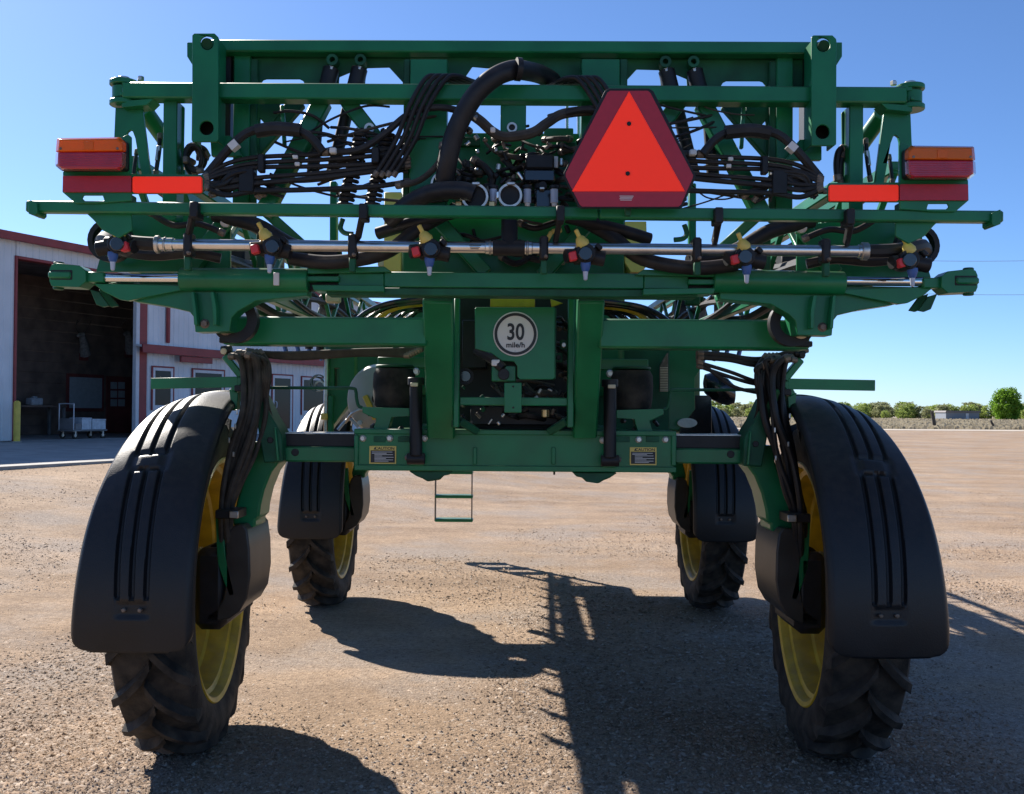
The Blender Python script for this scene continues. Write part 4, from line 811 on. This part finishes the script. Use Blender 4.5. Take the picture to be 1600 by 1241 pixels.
for s in (0, 1):
    f = (lambda x: x) if s == 0 else mir; dy = 0 if s == 0 else 3
    o = rod('shock_absorber', (f(650), 594 + dy, 4.94), (f(650), 712 + dy, 4.94), 10, 'black', n=20); rod('shock_sleeve', (f(650), 590 + dy, 4.94), (f(650), 602 + dy, 4.94), 13, 'black', o); pbox('shock_label', f(647) - 6, 598 + dy, f(647) + 6, 604 + dy, 4.895, .01, 'cream', o)
    rod('shock_eye', (f(636), 717 + dy, 4.95), (f(664), 717 + dy, 4.95), 9, 'black', o); bolt(f(637), 715 + dy, 4.99, 4, 'steel_dirty', o)
    pbox('shock_mount', min(f(640), f(662)), 706 + dy, max(f(640), f(662)), 728 + dy, 5.0, .03, 'green', ax)
    o = part('air_bag', MB().lathe([(z_, r_) for z_, r_ in ((-S(33, 5.1), .02), (-S(33, 5.1), S(26, 5.1)), (-S(28, 5.1), S(31, 5.1)), (-S(15, 5.1), S(33, 5.1)), (S(5, 5.1), S(34, 5.1)), (S(22, 5.1), S(33, 5.1)), (S(30, 5.1), S(29, 5.1)), (S(32, 5.1), .02))], P(f(616), 606 + dy, 5.20), 'Z', 28), 'rubber', SPR)
    a = P(f(616), 606 + dy, 5.2); part('bag_plate', MB().cyl(a + Vector((0, 0, S(32, 5.1))), a + Vector((0, 0, S(36, 5.1))), S(30, 5.1), 24), 'green_dull', o)
    plate('bag_bracket', [(f(x), y + dy) for x, y in [(566, 636), (640, 638), (640, 650), (612, 652), (606, 674), (582, 674), (588, 655), (566, 645)]], 5.08, .10, 'green'); pbox('bag_arm', min(f(590), f(672)), 558 + dy, max(f(590), f(672)), 575 + dy, 5.22, .10, 'green')
    bolt(f(650), 581 + dy, 5.2, 5, 'zinc'); hose([(f(566), 637 + dy, 5.1), (f(560), 634 + dy, 5.1), (f(557), 622 + dy, 5.1), (f(556), 612 + dy, 5.1), (f(551), 607 + dy, 5.1), (f(520), 606.5 + dy, 5.12), (f(412), 606 + dy, 5.2)], 2.6, 'green_dull', name='grab_rail')
    for i in range(9):
        x, y = q.uniform(575, 640), q.uniform(645, 672); rod('hose_fitting', (f(x), y + dy, 5.16), (f(x + q.uniform(-9, 9)), y + q.uniform(-6, 8) + dy, 5.2), q.uniform(2, 4), q.choice(('zinc', 'black', 'steel_dirty')))
    # axle end: sliding arm
    o = pbox('axle_arm', min(f(425), f(556)), 698 + dy, max(f(425), f(556)), 722 + dy, YX + .05, .22, 'green', b=.008); pbox('arm_top_strip', min(f(436), f(556)), 678 + dy, max(f(436), f(556)), 698 + dy, YX + .07, .20, 'black', o); disc('arm_hole', f(461), 707 + dy, YX + .046, 6, .01, 'black', o)
    pbox('arm_top_edge', min(f(438), f(554)), 676 + dy, max(f(438), f(554)), 678.5 + dy, YX + .08, .20, 'zinc', o)
    # gear case lump below the axle
    plate('drive_case', [(f(x), y + dy) for x, y in [(638, 736), (708, 736), (702, 742), (692, 744), (688, 750), (668, 753), (660, 748), (650, 744)]], YX + .02, .22, 'green_dull', bev=.008)
    # under-beam bundle toward the kingpin
    for i in range(6):
        j = i * 3.2
        if s == 0: hose([(660 - i * 4, 546 + i * 2, 4.9), (560, 548 + j * .4, 4.95), (470, 552 + j * .5, 5.0), (420, 552 + j * .3, 5.02), (385, 548 + j * .2, 5.0)], 3.6, 'hose_dusty')
    if s == 1:
        for i, (ya, yb, yc) in enumerate(((552, 560, 562), (558, 565, 567), (566, 583, 600), (572, 590, 602), (550, 556, 557), (562, 600, 618))): hose([(1090, ya, 4.95), (1140, yb - 4 + i, 5.0), (1180, (yb + yc) / 2 + 4, 5.03), (1215, yc, 5.05)], 4.4 if i < 2 else 3.0, 'hose')
        for i in range(5): hose([(1262 - i * 3, 548 + i, 5.0), (1225 - i * 7, 552 + i * 2, 5.0), (1203 - i * 2 + i % 2 * 8, 575, 5.02), (1202 + i * 3, 610, 5.04), (1212 + i * 5, 655, 5.08)], 3.0, 'hose')
q = random.Random(9)
# ------------------------------------------------------------ wheels, fenders, legs
YR, YF, XW, RT = 5.25, 9.06, 1.635, .848
def tyre_mb(s):                                            # axis along X, centred at origin, s=+1 outer side to +X
    m = MB(); pr = [(-.15, .60), (-.175, .62), (-.205, .68), (-.212, .73), (-.204, .78), (-.185, .808), (-.12, .822), (0, .828), (.12, .822), (.185, .808), (.204, .78), (.212, .73), (.205, .68), (.175, .62), (.15, .60)]
    m.lathe(pr, (0, 0, 0), 'X', 72)
    NL = 21
    for side in (-1, 1):
        for k in range(NL):
            a0 = 2 * math.pi * (k + (.5 if side > 0 else 0)) / NL; secs = []
            for i, (u, rad, h) in enumerate(((-.018, .826, .044), (.03, .826, .050), (.09, .824, .052), (.15, .814, .052), (.192, .797, .040), (.207, .765, .010), (.209, .735, .001))):
                ang = a0 + (i / 6) ** .85 * .40; w_ = .050 if i < 4 else .056; sec = []
                for da, hh in ((-w_, -.004), (-w_ * .74, h), (w_ * .74, h), (w_, -.004)):
                    R_ = rad + hh if i < 5 else rad + hh * .2; x = side * (u + (hh * .35 if i >= 4 else 0)); t = ang + da / rad * .62
                    sec.append((x, -math.cos(t) * R_, -math.sin(t) * R_))                 # t=0 faces -Y (camera), grows downwards
                secs.append(sec)
            v = [p for q_ in secs for p in q_]; f = []
            for i in range(len(secs) - 1):
                for j in range(3): f.append((i * 4 + j, i * 4 + j + 1, i * 4 + j + 5, i * 4 + j + 4))
            f.append((0, 3, 2, 1)); f.append(tuple(len(v) - 4 + j for j in range(4))); m.add(v, f)
    m.v = [(x * .86, y * .972, z * .972) for x, y, z in m.v]
    return m
def rim_mb(s):                                             # s: +1 when the outer side faces +X ; inner side faces the machine
    i = -s
    pr = [(i * .150, .597), (i * .165, .612), (i * .172, .618), (i * .178, .612), (i * .170, .590), (i * .150, .580), (i * .125, .576), (i * .115, .552), (i * .06, .540), (i * .01, .538), (-i * .005, .525), (-i * .06, .515), (-i * .10, .51), (-i * .11, .46), (-i * .09, .36), (-i * .06, .30), (-i * .05, .14), (-i * .05, .02)]
    m = MB().lathe(pr, (0, 0, 0), 'X', 72)
    m.lathe([(-i * .150, .597), (-i * .17, .615), (-i * .176, .61), (-i * .165, .585), (-i * .11, .53), (-i * .10, .51)], (0, 0, 0), 'X', 72)
    m.v = [(x * .92, y, z) for x, y, z in m.v]
    return m
def fender_mb(s):                                          # s=-1 left, outer edge towards s ; centred on wheel centre
    NU, NP = 120, 170; v = []; f = []; R0 = .955
    gl = lambda q_, hw: 1 - sstep((abs(q_) - hw * .45) / (hw * .55))
    for j in range(NP + 1):
        t = j / NP; ph = R(-9.8 + 108 * t)
        oo = .232 - .125 * t; oi = -.300 + .02 * sstep((t - .4) / .6); wd = oo - oi; oc = -.055 + .06 * t; hs = .060 + .014 * t
        dl = (ph - R(-9.8)) * R0; cr = .10
        inset = (cr - math.sqrt(max(0, cr * cr - (cr - dl) ** 2))) if dl < cr else 0
        pad = sstep((t - .458) / .007) * sstep((.506 - t) / .007); rim = max(0, sstep((t - .449) / .005) * sstep((.515 - t) / .005) - pad); end = sstep((t - .082) / .006) * sstep((.124 - t) / .006)
        for i in range(NU + 1):
            o_ = oo + (oc + 2 * hs - oo) * i / 25 if i < 25 else oc + 2 * hs - 4 * hs * (i - 25) / 72 if i < 97 else oc - 2 * hs + (oi - oc + 2 * hs) * (i - 97) / 23; u = (oo - o_) / wd; x = max(min(o_, oo - inset), oi + inset); d = o_ - oc
            e = min(oo - o_, o_ - oi); r_ = R0 - .030 * max(0, 1 - e / .03) ** 2.0 - .010 * (2 * u - 1) ** 2 - (.010 + .060 * sstep((t - .25) / .5)) * max(0, (.70 - u) / .70) ** 1.8
            if .06 < t < .93:
                g = min(1, sum(gl(d - k, .013) for k in (-hs, 0, hs))) * sstep((t - .122) / .006)
                r_ += -.022 * g * (1 - pad) * (1 - rim) - .018 * pad * max(0, gl(d, hs * 1.62) - gl(d, hs * 1.28)) - .018 * rim * gl(d, hs * 1.6) - .013 * end * gl(d, hs * 1.45)
            r_ += .012 * sstep((t - .945) / .01) - .012 * sstep((t - .92) / .01) * sstep((.945 - t) / .01)
            v.append((s * x, -math.cos(ph) * r_, math.sin(ph) * r_))
    for j in range(NP):
        for i in range(NU): a = j * (NU + 1) + i; f.append((a, a + 1, a + NU + 2, a + NU + 1))
    return MB().add(v, f)
def copy_part(o, parent, off, ploc):
    c = o.copy(); COL.objects.link(c); WLOC[c.name] = WLOC[o.name] + off; c.parent = parent; c.location = WLOC[c.name] - ploc
    for ch in list(o.children):
        if ch.name in WLOC: copy_part(ch, c, off, WLOC[c.name])
    return c
for s in (-1, 1):
    f = (lambda x: x) if s < 0 else mir; dy = 0 if s < 0 else 6; W = Vector((s * XW, YR, RT)); made = []
    m = tyre_mb(s); m.v = [tuple(Vector(p) + W) for p in m.v]
    wh = part('wheel', MB().cyl(W + Vector((-s * .05, 0, 0)), W + Vector((s * .10, 0, 0)), .16, 24).lathe([(-.03, .16), (-.02, .24), (.02, .24), (.03, .16)], W + Vector((s * .03, 0, 0)), 'X', 30), 'yellow', SPR, origin=W)
    part('tyre', m, 'rubber', wh, origin=W, smooth=30)
    m = rim_mb(s); m.v = [tuple(Vector(p) + W) for p in m.v]; part('rim', m, 'yellow', wh, origin=W, smooth=30)
    made.append(wh)
    m = fender_mb(s); m.v = [tuple(Vector(p) + W) for p in m.v]
    fe = part('fender', m, 'fender_plastic', SPR, origin=W, smooth=60); so_ = fe.modifiers.new('shell', 'SOLIDIFY'); so_.thickness = .010; so_.offset = -1
    for k in (-1, 1):
        ph = R(1.2); c = W + Vector((s * (-.049) + k * .034, -math.cos(ph) * .945, math.sin(ph) * .945)); part('fender_bolt', MB().cyl(c + Vector((0, -.012, 0)), c + Vector((0, .01, 0)), .009, 10), 'steel_dirty', fe)
    made.append(fe)
    # gearbox behind the cover
    g = part('wheel_gearbox', MB().cyl(W + Vector((-s * .06, 0, 0)), W + Vector((-s * .22, 0, 0)), .17, 28, .03).box(W.x - s * .16 - .08, W.x - s * .16 + .08, W.y - .23, W.y + .2, W.z - .22, W.z + .18, .04), 'black', SPR); made.append(g)
    def pl(nm, pts, Y, th, m_, bev=.01, parent=SPR): return plate(nm, [(f(x), y + dy) for x, y in pts], Y, th, m_, parent=parent, bev=bev)
    made.append(pl('motor_cover', [(352, 846), (358, 828), (366, 821), (380, 820), (386, 828), (390, 858), (391, 900), (386, 935), (374, 956), (358, 967), (342, 971), (322, 970), (322, 962), (338, 952), (348, 936), (352, 915)], 5.02, .44, 'gear_cover', .03))
    made.append(pl('cover_recess', [(330, 852), (354, 840), (354, 930), (340, 950), (325, 958), (305, 958), (305, 880)], 5.10, .30, 'black', .01))
    lg = pl('steering_leg', [(420, 690), (436, 722), (424, 738), (413, 765), (407, 790), (405, 808), (399, 811), (399, 824), (366, 828), (363, 812), (370, 782), (382, 745), (392, 715), (394, 690)], 5.12, .22, 'green', .018); made.append(lg)
    made.append(pl('leg_arm', [(336, 800), (348, 800), (352, 870), (366, 930), (358, 932), (340, 882)], 5.02, .05, 'green', .004))
    if True:
        pl('king_bracket', [(400, 612), (408, 618), (424, 652), (432, 664), (440, 680), (442, 722), (412, 724), (406, 690), (398, 640)], 4.995, .20, 'green_dull', .008, lg); disc('pivot_bore', f(422), 688 + dy, 4.99, 5, .01, 'black', lg); pl('bracket_rib', [(428, 668), (431, 668), (436, 720), (432, 720)], 4.98, .02, 'green', .003, lg)
        if s < 0: disc('bracket_bolt', f(401), 638, 5.09, 3, .03, 'zinc', lg)
        else: disc('bracket_bolt', f(412), 655, 5.09, 3, .03, 'zinc', lg)
        o = bar('hose_arm', (f(352), 556 + dy, 5.0), (f(380), 590 + dy, 5.0), 11, .05, 'green'); bar('hose_arm', (f(380), 588 + dy, 5.0), (f(366), 612 + dy, 5.0), 11, .05, 'green', o); bar('hose_arm', (f(384), 604 + dy, 4.98), (f(420), 648 + dy, 5.04), 13, .04, 'green', o)
        rod('arm_knob', (f(346), 548 + dy, 5.0), (f(362), 546 + dy, 5.0), 7, 'black', o); disc('arm_knob', f(349), 549 + dy, 4.97, 5, .04, 'cream' if s < 0 else 'black', o)
        pbox('arm_clamp', min(f(366), f(384)), 602 + dy, max(f(366), f(384)), 612 + dy, 4.96, .08, 'black', o); plate('arm_foot', [(f(x), y + dy) for x, y in [(358, 608), (372, 608), (370, 640), (362, 642)]], 5.0, .06, 'green', parent=o)
        bar('marker_bar', (f(236), 599.5 + dy * .5, 4.98), (f(372), 597 + dy * .5, 4.98), 17, .012, 'green', b=.002)
        q = random.Random(40 + s)
        tops = [(362, 549), (368, 545), (374, 545), (381, 545), (388, 547), (395, 550), (402, 552), (408, 556)]
        for i, (tx, ty) in enumerate(tops):
            j = i * 4.6; zz = 4.93 + q.uniform(0, .09)
            w = lambda a=5: q.uniform(-a, a)
            hose([(f(tx - 3), ty + 8 + dy, zz), (f(tx + 12), ty + 12 + w(4) + dy, zz - .01), (f(384 + i * 4.2 + w(6)), 590 + w(9) + dy, zz), (f(378 + i * 4.5 + w(8)), 640 + w(9) + dy, zz - .02), (f(365 + i * 4.2 + w(7)), 700 + w() + dy, zz), (f(352 + i * 3.2 + w(4)), 760 + dy, zz), (f(345 + i * 2.4 + w(2)), 805 + dy, zz + .03), (f(347 + i * 2.6), 860 + dy, zz + .1), (f(352 + i * 2.2), 915 + dy, zz + .14)], q.choice((3.8, 4.6, 5.4)), 'hose_dusty' if s < 0 else 'hose')
        for i in range(4): hose([(f(388 + i * 6), 548 + dy, 5.0), (f(404 + i * 5), 560 + i * 2 + dy, 4.98), (f(411 + i * 3.5), 590 + dy, 4.96), (f(405 + i * 4), 625 + dy, 5.0), (f(408 + i * 6), 660 + dy, 5.05)], 3.2, 'hose_dusty' if s < 0 else 'hose')
        pbox('hose_band', min(f(336), f(372)), 797 + dy, max(f(336), f(372)), 811 + dy, 4.90, .16, 'black'); pbox('band_buckle', min(f(358), f(372)), 799 + dy, max(f(358), f(372)), 810 + dy, 4.885, .014, 'zinc')
        for k in range(4): x = q.uniform(356, 395); pbox('hose_sleeve', f(x) - 1.5, 640 + k * 22 + dy, f(x) + 1.5, 648 + k * 22 + dy, 4.90, .008, 'zinc')
    off = Vector((.11 if s > 0 else 0, YF - YR, 0))
    for o in made: copy_part(o, SPR, off, WLOC[SPR.name])
    wh.rotation_euler = (0, 0, R(-4.0 * s))

# ------------------------------------------------------------ chassis, tanks, cab, ladder, folded booms
for s in (-1, 1): part('chassis_rail', MB().box(s * .44 - .06, s * .44 + .06, 5.3, 11.5, 1.42, 1.64, .01), 'green', SPR)
for y in (6.4, 7.6, 10.2): part('chassis_crossmember', MB().box(-.38, .38, y, y + .12, 1.45, 1.6, .01), 'green', SPR)
part('front_axle', MB().box(-1.28, 1.39, YF - .16, YF + .16, 1.36, 1.62, .015), 'green', SPR)
part('rear_hood', MB().box(-.62, .62, 5.62, 7.1, 1.8, 3.02, .04), 'green', SPR)
pbox('hood_stripe', 600, 300, 627, 424, 5.60, .5, 'yellow_pale'); plate('hood_stripe', [(977, 346), (1010, 346), (1012, 415), (1000, 425), (986, 425), (977, 410)], 5.60, .5, 'yellow_pale'); pbox('cream_strip', 590, 405, 600, 416, 5.6, .3, 'cream')
o = part('solution_tank', MB().box(-.80, .80, 7.2, 9.3, 1.75, 3.0, .22), 'tank_poly', SPR); part('tank_lid', MB().cyl((0, 8.2, 3.0), (0, 8.2, 3.08), .24, 28), 'black', o)
c = part('cab', MB().box(-.80, .80, 9.6, 11.5, 1.60, 1.95, .05).box(-.80, -.72, 9.6, 9.7, 1.95, 3.35, .02).box(.72, .80, 9.6, 9.7, 1.95, 3.35, .02).box(-.80, -.72, 11.4, 11.5, 1.95, 3.35, .02).box(.72, .80, 11.4, 11.5, 1.95, 3.35, .02), 'green', SPR)
part('cab_roof', MB().box(-.88, .88, 9.5, 11.7, 3.35, 3.58, .08), 'green', c)
for (a, b) in (((-.72, 9.64, 1.95), (.72, 9.66, 3.35)), ((-.72, 11.44, 1.95), (.72, 11.46, 3.35)), ((-.77, 9.7, 1.95), (-.75, 11.4, 3.35)), ((.75, 9.7, 1.95), (.77, 11.4, 3.35))): part('cab_window', MB().box(a[0], b[0], a[1], b[1], a[2], b[2], .004), 'glass', c)
for s in (-1, 1):
    o = part('side_fill_box', MB().box(min(s * .82, s * 1.33), max(s * .82, s * 1.33), 7.2, 9.9, 1.78, 2.36, .05), 'green_dull', SPR); part('fill_box_cap', MB().cyl((s * 1.1, 7.6, 2.36), (s * 1.1, 7.6, 2.42), .08, 20), 'black', o)  # boxes added to close light gaps in the machine's ground shadow
pbox('side_panel', 608, 545, 712, 672, 5.72, .25, 'green_dull'); pbox('side_panel', 893, 545, 1046, 672, 5.72, .25, 'green_dull')
plate('side_panel', [(1040, 545), (1105, 545), (1098, 572), (1086, 590), (1086, 640), (1060, 672), (1040, 672)], 5.8, .25, 'green')
plate('step_frame', [(512, 556), (554, 556), (554, 618), (516, 672), (510, 672)], 6.3, .12, 'green', holes=[[(522, 575), (530, 575), (530, 605), (522, 605)]]); pbox('step_post', 506, 552, 512, 676, 6.25, .05, 'zinc'); pbox('step_post', 512, 618, 520, 676, 6.25, .05, 'green'); plate('work_lamp', [(495, 547), (522, 549), (520, 556), (499, 561)], 6.2, .10, 'black_gloss'); pbox('yellow_tab', 501, 646, 511, 656, 6.22, .04, 'yellow_cap')
a = P(592, 624, 6.0); m = MB()
prof = [(-.16, .02), (-.15, .10), (-.10, .165), (0, .185), (.10, .165), (.15, .10), (.16, .02)]
m.lathe(prof, (0, 0, 0), 'Y', 36); m.v = [(x * 1.0 + a.x, y + 6.0, z * 1.12 + a.z) for x, y, z in m.v]; rt = part('rinse_tank', m, 'tank_poly', SPR); bar('tank_strap', (570, 618, 5.83), (587, 655, 5.83), 9, .02, 'yellow', rt)
ring('coiled_hose', 494, 600, 6.6, 12, 9.5, .03, 'black_gloss'); ring('coiled_hose', 497, 597, 6.5, 12, 10, .03, 'black_gloss'); ring('coiled_hose', 499, 603, 6.55, 8, 6, .03, 'zinc')
hose([(540, 660, 5.9), (552, 645, 5.85), (575, 640, 5.85), (590, 660, 5.9)], 2.2, 'zinc'); hose([(528, 672, 5.9), (545, 655, 5.9), (560, 668, 5.9)], 2.5, 'clear_plastic'); disc('cap', 562, 661, 5.8, 4, .05, 'white_print')
m = MB(); c = P(1124, 608, 6.4); m.lathe([(-.10, .02), (-.09, .07), (-.05, .10), (0, .108), (.05, .10), (.09, .07), (.10, .02)], (0, 0, 0), 'X', 28); m.v = [(x * 1.0 + c.x, y * .8 + 6.4, z * .85 + c.z - x * .35) for x, y, z in m.v]; part('air_intake', m, 'black_gloss', SPR)
plate('hydraulic_tank', rr(1062, 618, 1112, 684, 8), 6.2, .35, 'black_gloss', bev=.03)
lo = plate('oval_badge', [(1074 + 15.5 * math.cos(i * .2618), 661 + 7.5 * math.sin(i * .2618)) for i in range(24)], 5.74, .012, 'white_print')
for i in range(5): pbox('badge_line', 1063 + abs(i - 2) * 1.6, 656.5 + i * 2.1, 1085 - abs(i - 2) * 1.6, 657.4 + i * 2.1, 5.737, .004, 'zinc', lo, b=.0004)
plate('grille', [(1031, 572), (1042, 552), (1044, 552), (1044, 612), (1031, 612)], 5.62, .03, 'steel_dirty')
for i in range(15): pbox('grille_bar', 1031.5, 574 + i * 2.6, 1043.5, 575.2 + i * 2.6, 5.612, .006, 'cream')
for s in (0, 1):                                           # sweeping dark hoses with one yellow between the beam and the boom
    f = (lambda x: x) if s == 0 else mir; dy = 0 if s == 0 else 4
    for i in range(6): hose([(f(552 + i * 16), 505 + dy, 5.0 + i * .03), (f(575 + i * 15), 487 + dy, 5.0 + i * .03), (f(610 + i * 11), 474 + i * 2 + dy, 5.0 + i * .03), (f(672), 466 + i * 4 + dy, 5.05 + i * .03)], 4.5, 'yellow' if i == 2 else 'black_gloss')
    pbox('marker_block', min(f(508), f(531)), 458 + dy, max(f(508), f(531)), 473 + dy, 5.1, .05, 'cream' if s == 0 else 'green_dull', b=.008)
ld = thing('x', '', '') if False else None
LY = 11.95
def lad(x, y): return P(x, y, LY)
o = part('ladder', MB().box(lad(681, 700).x - .006, lad(681, 700).x + .006, LY - .05, LY + .07, lad(700, 814).z, 1.7, .002).box(lad(738, 700).x - .006, lad(738, 700).x + .006, LY - .05, LY + .07, lad(700, 814).z, 1.7, .002), 'steel_dirty', SPR)
for y in (738, 775.5, 812.5):
    a, b = lad(680, y), lad(739, y); part('step', MB().box(a.x, b.x, LY - .06, LY + .12, a.z - .018, a.z + .018, .008), 'green', o)
part('ladder_mount', MB().box(-1.05, -.35, 11.45, LY + .02, 1.60, 1.70, .01), 'green', SPR)
for s in (-1, 1):                                          # folded boom wings running forward along both sides
    for lay, (xa, xb, zt, zb, ye) in enumerate(((1.78, 1.60, 2.86, 2.38, 13.3), (1.56, 1.42, 2.80, 2.42, 12.6))):
        y0 = 4.75; n = 15; bo_ = part('boom_wing', MB().beam((s * xa, y0, zt), (s * xb, ye, zt), .06, .06), 'green', SPR); part('lower_chord', MB().beam((s * xa, y0, zb), (s * xb, ye, zb), .06, .06), 'green', bo_)
        part('outer_chord', MB().beam((s * (xa + .10), y0, zb + .02), (s * (xb + .08), ye, zb + .02), .035, .035), 'green', bo_)
        for i in range(n):
            t0, t1 = i / n, (i + 1) / n; p = Vector((s * (xa + (xb - xa) * t0), y0 + (ye - y0) * t0, zb if i % 2 else zt)); q2 = Vector((s * (xa + (xb - xa) * t1), y0 + (ye - y0) * t1, zt if i % 2 else zb)); part('lattice_bar', MB().beam(p, q2, .03, .03, .004), 'green', bo_)
            part('lattice_bar', MB().beam(Vector((p.x, p.y, zb)), Vector((s * (xa + .10 + (xb - xa) * t1), q2.y, zb + .02)), .022, .022, .003), 'green_dull', bo_)
    for k in range(5): part('hose', MB().tube(smoothpts([(s * (1.50 + .06 * k - .012 * i), 4.9 + i * .8, 2.46 + .07 * k + .05 * math.sin(i * 1.3 + k * 2)) for i in range(10)], 3), .016 + .005 * (k % 3), 7), 'hose', SPR)
    for i in range(9): part('valve_box', MB().box(s * (1.66 - .02 * i) - .05, s * (1.66 - .02 * i) + .05, 5.2 + i * .85, 5.34 + i * .85, 2.44, 2.60 + .08 * (i % 3), .012), 'black' if i % 2 else 'steel_dirty', SPR)
    hose_pts = [(s * 1.66, 5 + i * .75, 2.42 + .04 * math.sin(i * 1.7)) for i in range(10)]
    part('hose', MB().tube(smoothpts(hose_pts, 4), .028, 8), 'hose', SPR)
    for i in range(11):
        yy = 8.0 + i * .45; xx = s * (1.86 - .022 * (yy - 4.75)); o = part('shadow_nozzle', MB().cyl((xx, yy, 2.38), (xx, yy, 2.24), .035, 10), 'black', SPR); part('nozzle_tip', MB().cyl((xx, yy, 2.24), (xx - s * .02, yy, 2.16), .018, 8), 'blue_cap', o)  # hidden nozzles, lengthened and added so the boom's shadow edge looks ragged
    tb = part('boom_shadow_lattice', MB().beam((s * 1.52, 10.1, 2.30), (s * 1.46, 13.3, 2.26), .05, .05), 'green', SPR); part('lower_chord', MB().beam((s * 1.52, 10.1, 2.04), (s * 1.46, 13.3, 2.10), .045, .045), 'green', tb)  # unseen lower lattice added to widen the boom's shadow on the ground
    for i in range(9): part('lattice_bar', MB().beam((s * 1.50, 10.2 + i * .34, 2.30 if i % 2 else 2.05), (s * 1.50, 10.54 + i * .34, 2.05 if i % 2 else 2.30), .035, .03, .004), 'green', tb)
    part('boom_rest', MB().box(s * 1.3 - .04, s * 1.3 + .04, 9.9, 10.0, 1.62, 2.40, .01).box(min(s * .8, s * 1.9), max(s * .8, s * 1.9), 9.9, 10.0, 2.28, 2.36, .01), 'green', SPR)
